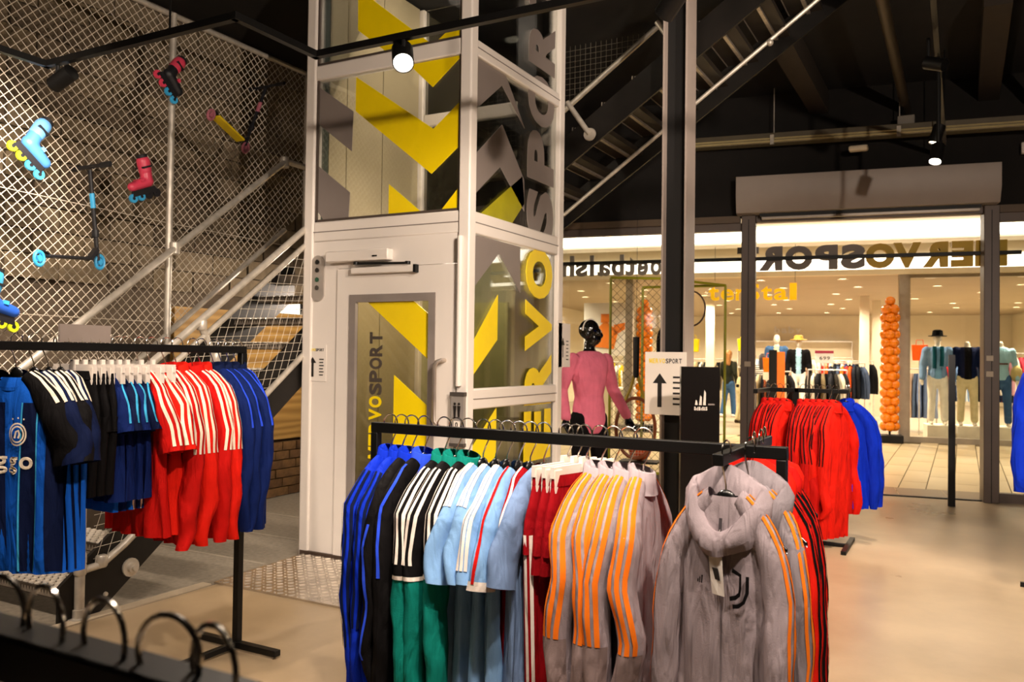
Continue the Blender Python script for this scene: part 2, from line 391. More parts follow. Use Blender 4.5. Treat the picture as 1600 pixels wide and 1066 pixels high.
for k in range(7): obj('slat', G().box(-1.7, -1.1, 4.65+k*.075, 4.67+k*.075, 3.98, 3.995), M_frame, t)
# ---- shop opposite: shell
FV = 7.0
M_cream = mat('cream_wall', '#e8d8ba', .8, var=.04, scale=2)
fs = sstruct('wall_opposite', G().box(-12, 9, FV-.1, FV+.15, 3.52, 4.2), M_cream, 'cream fascia of the shop opposite')
t = sthing('fascia_light', 'bright light band along the fascia of the shop opposite', 'light')
obj('diffuser', G().box(-12, 9, FV-.14, FV-.1, 3.24, 3.5), emit('fascia_glow', '#fff2da', 3.2), t)
obj('lip', G().box(-12, 9, FV-.2, FV-.02, 3.14, 3.24), M_cream, t)
sstruct('floor_opposite', G().box(-12, 9, FV-.05, FV+17, -.1, .002), concrete('shop_floor', '#8f7f68', '#a3927a', (.3, .5), .8), 'grey floor of the shop opposite')
sstruct('ceiling_opposite', G().box(-12, 9, FV, FV+17, 3.16, 3.3), mat('opp_ceiling', '#b8a488', .85, var=.04, scale=1), 'suspended ceiling of the shop opposite')
sstruct('wall_opposite_back', G().box(-12, 9, FV+15.5, FV+15.7, 0, 3.2), M_cream, 'cream back wall of the shop opposite')
sstruct('wall_opposite_left', G().box(-9.0, -8.8, FV, FV+15.5, 0, 3.2), M_cream, 'left wall of the shop opposite')
sstruct('wall_opposite_right', G().box(5.5, 5.7, FV, FV+15.5, 0, 3.2), M_cream, 'right wall of the shop opposite')
M_post = mat('pale_post', '#a79a89', .4, .2)
w4 = sstruct('window_4', G().box(.45, .64, FV-.1, FV+.1, 0, 3.16).box(.64, 5.0, FV-.05, FV+.05, 0, .1).box(.64, 5.0, FV-.05, FV+.05, 3.08, 3.16), M_post, 'display window of the shop opposite')
obj('pane', G().box(.64, 5.0, FV-.006, FV+.006, .1, 3.08), M_glass, w4)
w5 = sstruct('window_5', G().box(-4.75, -4.6, FV-.1, FV+.1, 0, 3.16).box(-8.6, -4.75, FV-.05, FV+.05, 0, .1), M_post, 'left display window of the shop opposite')
obj('pane', G().box(-8.6, -4.75, FV-.006, FV+.006, .1, 3.16), M_glass, w5)
for i, (u, v) in enumerate(((.2, 12.6), (.62, 14.5), (-3.6, 12.5))):
    sstruct('column_opposite', G().box(u-.11, u+.11, v-.11, v+.11, 0, 3.16), M_cream, 'white square column inside the shop opposite')
# ================================================================== LIFT
LX0, LX1, LY0, LY1, LT = -4.33, -2.88, 4.71, 6.2, 4.6
lift = thing('platform_lift', 'white framed glass platform lift with yellow chevrons', 'lift', ((LX0+LX1)/2, (LY0+LY1)/2, 0))
def lp(name, g, m, par=None, **k):
    o = obj(name, g, m, None, **k)
    p = par or lift
    o.parent = p
    o.location = (-lift.location[0], -lift.location[1], 0) if p is lift else (0, 0, 0)
    return o
for x in (LX0, LX1-.09):
    for y in (LY0, LY1-.09):
        lp('corner_post', G().box(x, x+.09, y, y+.09, 0, LT), M_white, bev=.012)
for z0, z1 in ((3.54, 3.65), (2.33, 2.48), (1.14, 1.28), (0.02, .14)):
    lp('side_beam', G().box(LX1-.075, LX1-.01, LY0+.09, LY1-.09, z0, z1), M_white, bev=.01)
    lp('side_beam_groove', G().box(LX1-.012, LX1-.006, LY0+.09, LY1-.09, (z0+z1)/2-.003, (z0+z1)/2+.003), M_grey)
for z0, z1 in ((3.54, 3.65), (2.33, 2.48)):
    lp('front_beam', G().box(LX0+.09, LX1-.09, LY0+.01, LY0+.08, z0, z1), M_white, bev=.01)
    lp('back_beam', G().box(LX0+.09, LX1-.09, LY1-.08, LY1-.01, z0, z1), M_white, bev=.01)
lp('front_beam_groove', G().box(LX0+.09, LX1-.09, LY0+.006, LY0+.012, 2.40, 2.406), M_grey)
# glass
for z0, z1 in ((3.65, LT), (2.48, 3.54)):
    lp('front_glass', G().box(LX0+.09, LX1-.09, LY0+.035, LY0+.045, z0, z1), M_glass)
    lp('back_glass', G().box(LX0+.09, LX1-.09, LY1-.05, LY1-.04, z0, z1), M_glass)
    lp('side_glass', G().box(LX1-.05, LX1-.04, LY0+.09, LY1-.09, z0, z1), M_glass)
for z0, z1 in ((1.28, 2.33), (.14, 1.14)):
    lp('side_glass', G().box(LX1-.05, LX1-.04, LY0+.09, LY1-.09, z0, z1), M_glass)
lp('back_glass', G().box(LX0+.09, LX1-.09, LY1-.05, LY1-.04, .1, 2.33), frosted('frosted_film', (.72, .7, .42), .5))
# rubber gaskets round the front panes
M_gask = mat('gasket', '#4c4038', .6)
for z0, z1 in ((3.65, LT), (2.48, 3.54)):
    g = G().box(LX0+.09, LX1-.09, LY0+.02, LY0+.035, z0, z0+.018).box(LX0+.09, LX0+.108, LY0+.02, LY0+.035, z0, z1).box(LX1-.108, LX1-.09, LY0+.02, LY0+.035, z0, z1)
    lp('gasket', g, M_gask)
# left wall of the shaft: beige panels with dark seams, a dark green mast strip
M_beige = mat('shaft_beige', '#b3a686', .6, var=.06, scale=2)
lp('mast_strip', G().box(LX0+.02, LX0+.05, LY0+.09, LY0+.2, .1, LT), mat('mast_green', '#36423a', .6))
for y0, y1 in ((4.92, 5.12), (5.13, 5.58), (5.59, 6.1)):
    lp('shaft_panel', G().box(LX0+.02, LX0+.05, y0, y1, .1, LT), M_beige)
lp('shaft_wall', G().box(LX0+.005, LX0+.018, LY0+.09, LY1-.09, .1, LT), M_gask)
lp('lift_mast', G().box(-3.22, -3.05, 6.0, 6.1, 0, LT), mat('mast_black', '#1b1815', .5))
lp('lift_floor', G().box(LX0+.1, LX1-.1, LY0+.1, LY1-.1, .03, .07), M_gask)
lp('car_panel', G().box(-3.9, -3.3, 6.02, 6.05, .1, 1.95), mat('car_olive', '#b5b06a', .5))
# lamps of the lift: a strip high in the shaft and the light of the car
for zz_, w_ in ((4.45, 34), (2.28, 28)):
    lp('shaft_lamp', G().box(-3.75, -3.35, 5.5, 5.56, zz_, zz_+.03), emit('shaft_tube', '#ffedd0', 4.0))
    lamp('shaft_light', 'POINT', (-3.4-lift.location[0], 5.4-lift.location[1], zz_-.1), watt=w_, radius=.15, parent=lift)
# film: chevrons on the front panes
def film(name, poly, m, y=LY0+.03, d=.004):
    return lp(name, G().prism(poly, y, y+d, 'y'), m, smooth=0)
film('chevron', [(-3.88, 4.4), (-3.87, 3.86), (-3.6, 3.652), (-3.225, 3.652), (-3.73, 4.05), (-4.1, 4.33)][0:5], M_yellow)
film('chevron', [(-2.985, 3.652), (-2.985, 3.79), (-3.2, 3.652)], M_yellow)
film('chevron', [(-3.41, 3.535), (-3.21, 3.35), (-2.99, 3.52), (-2.99, 3.535)], M_yellow)
film('chevron', [(-3.88, 3.52), (-3.88, 3.27), (-3.21, 2.75), (-2.985, 2.92), (-2.985, 3.22), (-3.2, 3.06)], M_yellow)
film('chevron', [(-3.57, 2.71), (-3.57, 2.5), (-3.3, 2.5)], M_yellow)
film('chevron', [(-2.985, 2.64), (-2.985, 2.5), (-3.12, 2.5)], M_yellow)
film('grey_chevron', [(-4.22, 3.49), (-3.9, 3.27), (-3.91, 2.98), (-4.22, 3.21)], M_grey)
film('grey_chevron', [(-4.22, 2.9), (-3.92, 2.68), (-3.93, 2.5), (-4.17, 2.5), (-4.22, 2.56)], M_grey)
def sfilm(name, poly, m):
    return lp(name, G().prism(poly, LX1-.038, LX1-.034, 'x'), m, smooth=0)
sfilm('grey_chevron', [(4.8, 2.325), (5.5, 2.325), (5.51, 1.98), (5.18, 2.24), (4.8, 1.94)], M_grey)
sfilm('chevron', [(4.8, 1.56), (5.17, 1.94), (5.17, 1.62), (4.8, 1.34)], M_yellow)
sfilm('chevron', [(4.8, .85), (5.17, 1.135), (5.17, .8), (4.8, .5)], M_yellow)
sfilm('grey_chevron', [(4.8, 3.535), (5.25, 3.535), (5.55, 3.23), (5.19, 3.45), (4.8, 3.16)], M_grey)
sfilm('grey_chevron', [(4.8, 2.85), (5.2, 3.17), (5.55, 2.84), (5.56, 2.6), (5.18, 2.86), (4.8, 2.58)], M_grey)
sfilm('olive_chevron', [(4.92, 2.485), (5.52, 2.86), (5.56, 2.66), (5.37, 2.485)], mat('olive_film', '#a8a010', .4))
sfilm('chevron', [(4.8, 4.4), (4.8, 3.95), (5.15, 4.25), (5.15, 4.5)], M_yellow)
# lettering up the side glass, and small on the door
zz = [.2, .7, 1.13, 1.545, 1.955, 2.42, 2.87, 3.31, 3.76, 4.2]
letters(lift, 'letter', 'MERVOSPORT', lambda i: M_yellow if i < 5 else M_grey,
        lambda i, ch: ((LX1-.032, 6.05, zz[i]), (0, 0, .39), (0, -.46, 0), (.004, 0, 0)), .052, loc=(-lift.location[0], -lift.location[1], 0))
# front: white lower panel with the door
FY = LY0+.015
lp('front_panel', G().box(LX0+.09, -4.01, FY, FY+.05, .05, 2.33).box(-4.01, LX1-.09, FY, FY+.05, 2.125, 2.33), M_white)
lp('plinth', G().box(LX0+.02, LX1-.02, LY0-.005, LY0+.06, 0, .05), mat('plinth_dark', '#4f3f34', .5))
door = lp('door', G().box(-4.0, -3.88, FY-.012, FY+.04, .05, 2.12).box(-3.14, -2.985, FY-.012, FY+.04, .05, 2.12).box(-3.88, -3.14, FY-.012, FY+.04, 1.93, 2.12).box(-3.88, -3.14, FY-.012, FY+.04, .05, .35), M_white)
g = G()
for q in ((-3.88, -3.825, .35, 1.93), (-3.195, -3.14, .35, 1.93), (-3.825, -3.195, 1.875, 1.93), (-3.825, -3.195, .35, .405)):
    g.box(q[0], q[1], FY-.02, FY+.01, q[2], q[3])
lp('window_surround', g, mat('door_grey', '#8d837d', .45), door)
lp('door_glass', G().box(-3.83, -3.19, FY+.01, FY+.018, .38, 1.9), glass('door_glass', (.86, .84, .72), .9), door)
for pl in ([(-3.73, 1.875), (-3.33, 1.875), (-3.2, 1.78), (-3.2, 1.47)], [(-3.49, 1.36), (-3.2, 1.15), (-3.2, .8), (-3.49, .8)], [(-3.49, .75), (-3.2, .5), (-3.2, .41), (-3.49, .41)]):
    lp('door_chevron', G().prism(pl, FY+.002, FY+.008, 'y'), M_yellow, door, smooth=0)
letters(door, 'letter', 'MERVOSPORT', lambda i: M_yellow if i < 5 else mat('letter_grey', '#4a4139', .5),
        lambda i, ch: ((-3.595, FY+.004, .765+i*.0905), (0, 0, .082), (-.11, 0, 0), (0, -.004, 0)), .035)
lp('pull_handle', G().tube([(-3.06, FY, 1.47), (-3.06, FY-.06, 1.47), (-3.085, FY-.075, 1.46), (-3.1, FY-.075, 1.42), (-3.1, FY-.075, 1.06), (-3.06, FY-.06, 1.02), (-3.06, FY, 1.02)], .014, 10), mat('brushed_steel', '#c9bdb2', .3, .8), door)
lp('door_closer', G().box(-4.07, -3.51, FY-.07, FY, 2.165, 2.245), M_white, bev=.008)
lp('closer_led', G().box(-3.64, -3.6, FY-.074, FY-.069, 2.19, 2.2), M_black)
lp('closer_arm', G().bar((-3.8, FY-.05, 2.148), (-3.35, FY-.05, 2.135), .02, .016), M_black)
for q in ((-3.8, 2.15), (-3.35, 2.137)): lp('closer_joint', G().lathe([(.02, -.01), (.02, .01)], 12, (q[0], FY-.05, q[1])), M_black)
lp('closer_rail', G().box(-3.85, -3.3, FY-.05, FY-.012, 2.075, 2.122), M_white, door, bev=.006)
lp('rail_end_cap', G().box(-3.305, -3.285, FY-.052, FY-.012, 2.07, 2.125), M_black, door)
# control plate, wall sign, paper notices
cp = lp('control_plate', G().prism([(-4.19+.06*math.cos(a), (2.17 if a < math.pi else 1.95)+.06*math.sin(a)) for a in [2*math.pi*k/24 for k in range(24)]], FY-.012, FY, 'y'), mat('plate_silver', '#b3aaa2', .4, .3))
for z, c in ((2.18, '#111111'), (2.12, '#1a1514'), (2.05, '#20503a'), (1.99, '#4a4540')):
    lp('button', G().lathe([(.018, -.008), (.016, .0)], 14, (-4.19, FY-.012, z), 'y'), mat('btn'+c, c, .4), cp)
lp('shaft_tube', G().tube([(-2.94, FY-.03, 1.3), (-2.94, FY-.03, 2.3)], .02, 10), M_white)
sp = lp('floor_sign', G().box(-2.985, -2.885, FY-.05, FY-.02, .92, 1.24), mat('sign_silver', '#a9a29c', .4, .4))
lp('sign_cap', G().box(-2.99, -2.88, FY-.055, FY-.018, 1.235, 1.26).box(-2.99, -2.88, FY-.055, FY-.018, .9, .922), mat('cap_grey', '#4a4440', .4), sp)
for dx in (-.016, .016):
    g = G().lathe([(.009, 0), (.009, .004)], 10, (-2.935+dx, FY-.054, 1.183), 'y')
    g.prism([(-2.935+dx-.012, 1.17), (-2.935+dx+.012, 1.17), (-2.935+dx+.008, 1.13), (-2.935+dx+.006, 1.09), (-2.935+dx-.006, 1.09), (-2.935+dx-.008, 1.13)], FY-.054, FY-.05, 'y')
    lp('pictogram', g, M_ink, sp, smooth=0)
lp('number_plate', G().box(-2.958, -2.912, FY-.053, FY-.05, 1.02, 1.07), M_paper, sp)
letters(sp, 'letter', '0', lambda i: M_ink, lambda i, ch: ((-2.945, FY-.053, 1.027), (.02, 0, 0), (0, 0, .035), (0, -.002, 0)), .01)
def notice(par, x0, x1, z0, z1, y, fn=lp, kw={}):
    p = fn('paper_notice', G().box(x0, x1, y, y+.003, z0, z1), M_paper, par, **kw)
    w, h = x1-x0, z1-z0
    cx = x0+w*.36
    fn('printed_arrow', G().prism([(cx-.05*w, z0+.12*h), (cx+.05*w, z0+.12*h), (cx+.05*w, z0+.5*h), (cx+.17*w, z0+.5*h), (cx, z0+.66*h), (cx-.17*w, z0+.5*h), (cx-.05*w, z0+.5*h)], y-.002, y, 'y'), M_ink, p, smooth=0, **kw)
    for k in range(6):
        fn('printed_line', G().box(x0+.68*w, x0+(.86+.03*(k % 2))*w, y-.002, y, z0+(.16+k*.085)*h, z0+(.19+k*.085)*h), M_ink, p, smooth=0, **kw)
    letters(p, 'letter', 'MERVOSPORT', lambda i: M_yellow if i < 5 else M_ink, lambda i, ch: ((x0+(.1+i*.08)*w, y, z0+.82*h), (.066*w, 0, 0), (0, 0, .075*h), (0, -.002, 0)), .02)
    return p
notice(None, -4.3, -4.1, 1.3, 1.57, FY-.004)
pn = lp('side_notice', G().box(LX1-.01, LX1, 6.12, 6.35, 1.42, 1.78), M_paper)
lp('printed_arrow', G().prism([(6.2, 1.5), (6.21, 1.5), (6.21, 1.6), (6.235, 1.6), (6.205, 1.66), (6.175, 1.6), (6.2, 1.6)], LX1, LX1+.002, 'x'), M_ink, pn, smooth=0)
for k in range(6): lp('printed_line', G().box(LX1, LX1+.002, 6.27, 6.31, 1.48+k*.03, 1.487+k*.03), M_ink, pn, smooth=0)
# checker plate in front of the door
pl = thing('checker_plate', 'raised-stud aluminium plate on the floor before the lift', 'floor plate', (-3.58, 4.28, 0))
obj('plate', G().prism([(3.87, 0), (3.87, .012), (4.69, .03), (4.69, 0)], -4.27, -2.88, 'x'), M_alu, pl, world=True)
g = G()
for i in range(30):
    for j in range(17):
        x, y = -4.24+i*.047, 3.9+j*.048; z = .012+.018*(y-3.87)/.82
        d = 1 if (i+j) % 2 else -1
        g.bar((x-.013, y-.013*d, z+.002), (x+.013, y+.013*d, z+.002), .011, .008)
o = obj('stud', g, M_alu, pl, world=True); o['kind'] = 'stuff'
# ================================================================== STAIRCASE (first flight, landing, second flight)
SL = .77; T0Y, T0Z, RUN, RISE = 2.9, .17, .262, .2017
stairs = thing('metal_staircase', 'dark steel staircase with perforated treads left of the lift', 'staircase', (-4.85, 2.9, 0))
def stp(name, g, m, par=None, **k):
    o = obj(name, g, m, None, **k); o.parent = par or stairs
    o.location = tuple(-c for c in stairs.location) if par is None else (0, 0, 0)
    return o
for x in (-5.36, -4.37):
    stp('stringer', G().prism([(2.86, 0), (3.1, 0), (5.7, 2.0), (5.7, 2.3), (5.45, 2.24), (2.86, .2)], x, x+.025, 'x'), M_string)
trd = G().box(-.47, .47, 0, .25, -.05, -.006)
trd.box(-.47, .47, -.004, .006, -.052, 0)
std = G()
for i in range(17):
    for j in range(5):
        std.lathe([(.019, -.006), (.017, .006), (.011, .008), (.009, .0)], 8, (-.44+i*.055, .028+j*.049, 0))
m_tr, m_st = mesh('tread', trd, mat('tread_plate', '#5c5349', .45, .6, var=.2)), mesh('raised_stud', std, mat('stud_steel', '#f0e6d6', .4, .3, var=.1))
m_saw = G()
for i in range(34): m_saw.prism([(-.465+i*.0275, -.045), (-.4515+i*.0275, -.012), (-.4375+i*.0275, -.045)], -.008, -.003, 'y')
m_saw = mesh('saw_edge', m_saw, M_tread, smooth=0)
for i in range(10):
    o = obj('tread', m_tr, None, stairs, loc=(-.015, T0Y+i*RUN-2.9, T0Z+i*RISE))
    s = obj('raised_stud', m_st, None, o); s['kind'] = 'stuff'
    s = obj('saw_edge', m_saw, None, o); s['kind'] = 'stuff'
stp('landing', G().box(-5.36, -4.36, 5.5, 7.45, 2.13, 2.19), M_string)
stp('landing_edge', G().box(-5.36, -4.36, 5.49, 5.5, 2.1, 2.195), M_tread)
stp('bolt_flange', G().lathe([(.055, 0), (.055, .012), (.03, .014), (.03, .035), (.016, .035), (.016, .05)], 18, (-4.345, 3.3, .22), 'x'), M_galv)
stp('bolt', G().lathe([(.014, 0), (.012, .012)], 8, (-4.345, 3.14, .1), 'x').lathe([(.014, 0), (.012, .012)], 8, (-4.345, 3.05, .07), 'x'), M_galv)
# railings: tubes with clamp fittings
def rail(name, pts, r=.024, par=None): return stp(name, G().tube(pts, r, 12), M_galv, par)
def clamp(p, r=.034, h=.07): return stp('clamp_fitting', G().lathe([(r*.8, -h/2), (r, -h/2+.01), (r, h/2-.01), (r*.8, h/2)], 14, p), M_galv)
XR = -4.33
rail('newel_post', [(XR, 2.97, 0), (XR, 2.97, 1.12)], .027)
stp('base_flange', G().lathe([(.06, 0), (.06, .012), (.036, .014), (.034, .06)], 16, (XR, 2.97, 0)), M_galv)
for z in (.28, .34, 1.08): clamp((XR, 2.97, z))
rail('handrail', [(XR, 2.97, 1.1), (XR, 5.6, 1.1+.76*2.63)])
rail('mid_rail', [(XR, 3.1, 1.07), (XR, 5.6, 1.07+.763*2.5)], .02)
rail('bottom_rail', [(XR, 2.97, .27), (XR, 3.1, .28), (XR, 3.25, .37), (XR, 5.6, .37+.76*2.35)], .022)
rail('baluster', [(XR, 3.76, 1.70), (XR-.0, 3.98, 1.32), (XR, 4.0, .95)], .022)
clamp((XR, 3.78, 1.68)); clamp((XR, 3.9, 1.47)); clamp((XR, 3.1, .3))
rail('baluster', [(XR, 5.1, 2.72), (XR, 5.1, 1.75)], .022)
# wire infill of the stair railing
def clipseg(p, d, halfs):
    lo, hi = -50., 50.
    for (nx, ny, c) in halfs:   # nx*a+ny*b<=c
        den = nx*d[0]+ny*d[1]; num = c-nx*p[0]-ny*p[1]
        if abs(den) < 1e-9:
            if num < 0: return None
        elif den > 0: hi = min(hi, num/den)
        else: lo = max(lo, num/den)
    if hi-lo < .02: return None
    return [(p[0]+d[0]*t, p[1]+d[1]*t) for t in (lo, hi)]
def net(halfs, ys, dirs, pitch, r, emb, n=4):
    g = G()
    for k, d in enumerate(dirs):
        L = math.hypot(*d); nrm = (-d[1]/L, d[0]/L); m = int(14/pitch)
        for i in range(-m, m):
            p = (ys[0]+nrm[0]*i*pitch, ys[1]+nrm[1]*i*pitch); s = clipseg(p, (d[0]/L, d[1]/L), halfs)
            if s: g.tube([emb(*s[0], k), emb(*s[1], k)], r, n, caps=False)
    return g
g = net([(-.76, 1, 1.05-.76*3.1), (.76, -1, -(.39-.76*3.25)), (1, 0, 5.55), (-1, 0, -3.05)], (4, 1.3), [(1, .05), (.35, 1)], .062, .0016, lambda a, b, k: (XR+.004*k, a, b))
o = stp('wire_infill', g, M_wire, smooth=0, fix=False); o['kind'] = 'stuff'
# ---- second flight
S2 = .68
for y in (6.38, 7.42):
    z = lambda x: 3.10+S2*(x+2.96)
    stp('stringer', G().prism([(-4.4, z(-4.4)), (-.6, z(-.6)), (-.6, z(-.6)+.27), (-4.4, z(-4.4)+.27)], y, y+.025, 'y'), M_string)
t2 = G().box(0, .27, -.5, .5, -.045, 0)
m_t2 = mesh('upper_tread', t2, mat('tread_under', '#2a231c', .6, .3))
m_n2 = G().box(-.008, 0, -.5, .5, -.05, .004)
for i in range(9): m_n2.box(.02+i*.03-.0, .03+i*.03, -.505, -.5, -.04, -.005)
m_n2 = mesh('nosing', m_n2, M_tread)
for i in range(14):
    x = -4.5+i*.265; zt = 2.37+i*.265*S2
    o = obj('upper_tread', m_t2, None, stairs, loc=(x-stairs.location[0], 6.92-2.9, zt))
    obj('nosing', m_n2, None, o)
    stp('tread_bracket', G().bar((x+.03, 6.42, zt-.05), (x+.24, 6.42, zt-.05), .02, .03).bar((x+.16, 6.45, zt-.06), (x+.16, 7.4, zt-.06), .03, .02), M_tread)
zr = lambda x: 4.0+.7*(x+3.41)
rail('upper_handrail', [(-4.5, 7.46, zr(-4.5)), (-1.6, 7.46, zr(-1.6)), (-.9, 7.46, zr(-.9)-.0)], .026)
for x, z in ((-2.73, 3.36), (-1.95, 3.9)):
    rail('rail_stub', [(x, 6.36, z), (x-.2, 6.34, z+.29)], .022)
    stp('round_flange', G().lathe([(.05, -.015), (.055, 0), (.03, .01)], 18, (x, 6.365, z), 'y'), M_galv)
g = net([(-.7, 1, 9), (.7, -1, -(4.0+.7*3.41)), (0, 1, 4.6), (1, 0, -.9), (-1, 0, 4.4)], (-3, 4), [(1, 0), (0, 1)], .055, .0018, lambda a, b, k: (a, 7.5+.004*k, b))
o = stp('wire_screen', g, mat('dim_wire', '#8f8577', .5, .4), smooth=0, fix=False); o['kind'] = 'stuff'
stp('tie_rod', G().tube([(-3.35, 7.2, 2.86), (-.9, 7.2, 4.6)], .018, 8), M_galv)
for q in (.45, .78): stp('rod_joint', G().blob((-3.35+2.45*q, 7.2, 2.84+1.74*q), (.03, .03, .03)), M_galv)
o = stp('added_fill_lamp', G().lathe([(.09, 0), (.09, .04), (.06, .05)], 18, (-4.95, 6.2, 2.07)), emit('fill_lamp_glow', '#ffe9c8', 6.0))  # lamp added under the landing to brighten carpet, bricks and plywood
lamp('added_fill_light', 'POINT', (-4.95+4.85, 6.2-2.9, 2.0), watt=75, radius=.08, parent=stairs)
# ================================================================== CHAIN LINK FENCE
XF = -5.4
fence = thing('chain_link_fence', 'tall chain link fence on galvanised posts along the stairs', 'fence', (XF, 4.3, 0))
def fp(name, g, m, **k): return obj(name, g, m, fence, world=True, **k)
zd = lambda y: 1.59+.79*(y-4.3)
g = net([(1, 0, 7.2), (-1, 0, -1.2), (0, 1, 4.1), (.79, -1, .79*4.3-1.59)], (4.3, 2), [(1, 1), (1, -1)],   .05, .0028, lambda a, b, k: (XF+.005*k, a, b))
o = fp('chain_link', g, M_wire, smooth=0, fix=False); o['kind'] = 'stuff'
for y in (1.4, 4.36, 5.86, 7.2): fp('fence_post', G().tube([(XF+.03, y, max(0, zd(y)-.15)), (XF+.03, y, 4.12)], .026, 12), M_galv)
fp('top_rail', G().tube([(XF+.02, 1.2, 4.11), (XF+.02, 7.2, 4.11)], .022, 10), M_galv)
fp('lower_rail', G().tube([(XF+.03, 2.4, zd(2.4)), (XF+.03, 5.6, zd(5.6))], .022, 10), M_galv)
for z in (2.5, 1.75): fp('tension_wire', G().tube([(XF+.008, 1.2, z+.1), (XF+.008, 4.3, z), (XF+.008, 5.6, z-.02)] if z > 2 else [(XF+.008, 1.2, z), (XF+.008, 4.3, z-.02)], .0025, 5), M_wire)
fp('handrail', G().tube([(XF+.08, 2.6, 1.46-.785*.71), (XF+.08, 5.52, 3.2), (XF+.08, 5.56, 3.22), (XF+.08, 5.62, 3.22), (XF+.08, 7.0, 3.2)], .027, 12), M_galv)
for y, z in ((4.38, 2.3), (5.54, 3.21)): fp('clamp_fitting', G().lathe([(.03, -.05), (.04, -.04), (.04, .04), (.03, .05)], 14, (XF+.07, y, z)), M_galv)
# ================================================================== CLOTHES
def interp(tab, x):
    for (a, va), (b, vb) in zip(tab, tab[1:]):
        if x <= b:
            t = 0 if b == a else (x-a)/(b-a); t = max(0, min(1, t))
            return tuple(p+(q-p)*t for p, q in zip(va, vb))
    return tab[-1][1]
class Body:
    """torso of a garment hanging from z=0 (bar): local x width, front -y"""
    def __init__(s, rows, thick=1.0, fold=.014, k=38, ph=0, ex=2.5, bend=0.0):
        s.rows = [(-z, (hw, ht*thick)) for z, hw, ht in rows]; s.fold = fold; s.k = k; s.ph = ph; s.ex = ex; s.bend = bend
        s.top = -rows[0][0]; s.bot = -rows[-1][0]
    def fo(s, x, d):
        t = max(0, (d-s.top-.1)/(s.bot-s.top)); t = t**.8
        a = math.sin(s.k*x+s.ph+1.5*math.sin(3*d+s.ph)); return s.fold*t*(1.5*abs(a)-.75+.5*a+.5*math.sin(s.k*1.9*x+2*s.ph+2*d))+s.bend*t*t
    def pt(s, th, d):
        hw, ht = interp(s.rows, d); c, q = math.cos(th), math.sin(th); e = 2/s.ex
        x = hw*math.copysign(abs(c)**e, c); y = ht*math.copysign(abs(q)**e, q)
        return (x, y+s.fo(x, d), -d)
    def front(s, x, z, off=.004):
        d = -z; hw, ht = interp(s.rows, d); r = min(.98, abs(x)/hw)
        return (x, -ht*(1-r**s.ex)**(1/s.ex)+s.fo(x, d)-off, z)
    def geo(s, n=40, m=26):
        g = G(); ds = [s.top+(s.bot-s.top)*(k/m)**1.15 for k in range(m+1)]
        g.grid([[s.pt(2*math.pi*j/n, d) for j in range(n)] for d in ds], cv=True)
        # turned-in hem
        b = len(g.v); g.grid([[s.pt(2*math.pi*j/n, s.bot) for j in range(n)], [tuple(Vector(s.pt(2*math.pi*j/n, s.bot-.03))*.0+Vector((s.pt(2*math.pi*j/n, s.bot-.03)[0]*.96, s.pt(2*math.pi*j/n, s.bot-.03)[1]*.9, -s.bot+.03))) for j in range(n)]], cv=True)
        return g
    def patch(s, poly_or_pts, off=.004):
        return [s.front(x, z, off) for x, z in poly_or_pts]
    def strip(s, x0, x1, d0, d1, off=.004, nx=4, nz=14, x0b=None, x1b=None):
        """cloth panel lying on the front between two edges"""
        x0b = x0 if x0b is None else x0b; x1b = x1 if x1b is None else x1b; P = []
        for i in range(nz+1):
            t = i/nz; a, b = x0+(x0b-x0)*t, x1+(x1b-x1)*t; d = d0+(d1-d0)*t
            P.append([s.front(a+(b-a)*j/nx, -d, off) for j in range(nx+1)])
        return G().grid(P)
class Sleeve:
    def __init__(s, path, rad, side=1, th=1.0, seed=0, wr=.09):
        s.side = side; s.path = path; s.rad = rad; s.th = th; s.seed = seed; s.wr = wr
        L = [0]
        for a, b in zip(path, path[1:]): L.append(L[-1]+math.dist(a, b))
        s.L = [l/L[-1] for l in L]; s.len = L[-1]
    def c(s, u):
        tab = list(zip(s.L, s.path)); return interp(tab, u)
    def pt(s, u, ph, off=0.0):
        """ph = 0 is the outer line of the sleeve"""
        p = s.c(u); e = .04; a, b = s.c(max(0, u-e)), s.c(min(1, u+e)); d = (b[0]-a[0], b[2]-a[2]); l = math.hypot(*d); n = (-d[1]/l, d[0]/l)
        if n[0]+n[1]*.6 < 0: n = (-n[0], -n[1])
        r, t = interp(list(zip(s.L, s.rad)), u); t *= s.th
        w = 1+s.wr*(math.sin(40*u*s.len+2*ph+s.seed)*.6+math.sin(23*u*s.len-3*ph+2*s.seed)*.5)*min(1, u*2)
        x = p[0]+n[0]*(r*w+off)*math.cos(ph); y = p[1]+(t*w+off)*math.sin(ph); z = p[2]+n[1]*(r*w+off)*math.cos(ph)
        return (s.side*x, y, z)
    def geo(s, n=18, m=20, u0=0, u1=1, off=0.0):
        g = G(); g.grid([[s.pt(u0+(u1-u0)*i/m, 2*math.pi*j/n, off) for j in range(n)] for i in range(m+1)], cv=True)
        if u1 >= 1:  # cuff turned in
            p = Vector(s.c(1)); P0 = [s.pt(1, 2*math.pi*j/n, off) for j in range(n)]
            q = [tuple(Vector((s.side*p[0], p[1], p[2]+.02))+(Vector(a)-Vector((s.side*p[0], p[1], p[2])))*.85) for a in P0]
            g.grid([P0, q], cv=True)
        return g
    def stripe(s, ph, w, u0, u1, off=.003, m=18):
        return G().grid([[s.pt(u0+(u1-u0)*i/m, ph+w*(j/2-.5), off) for j in range(3)] for i in range(m+1)])
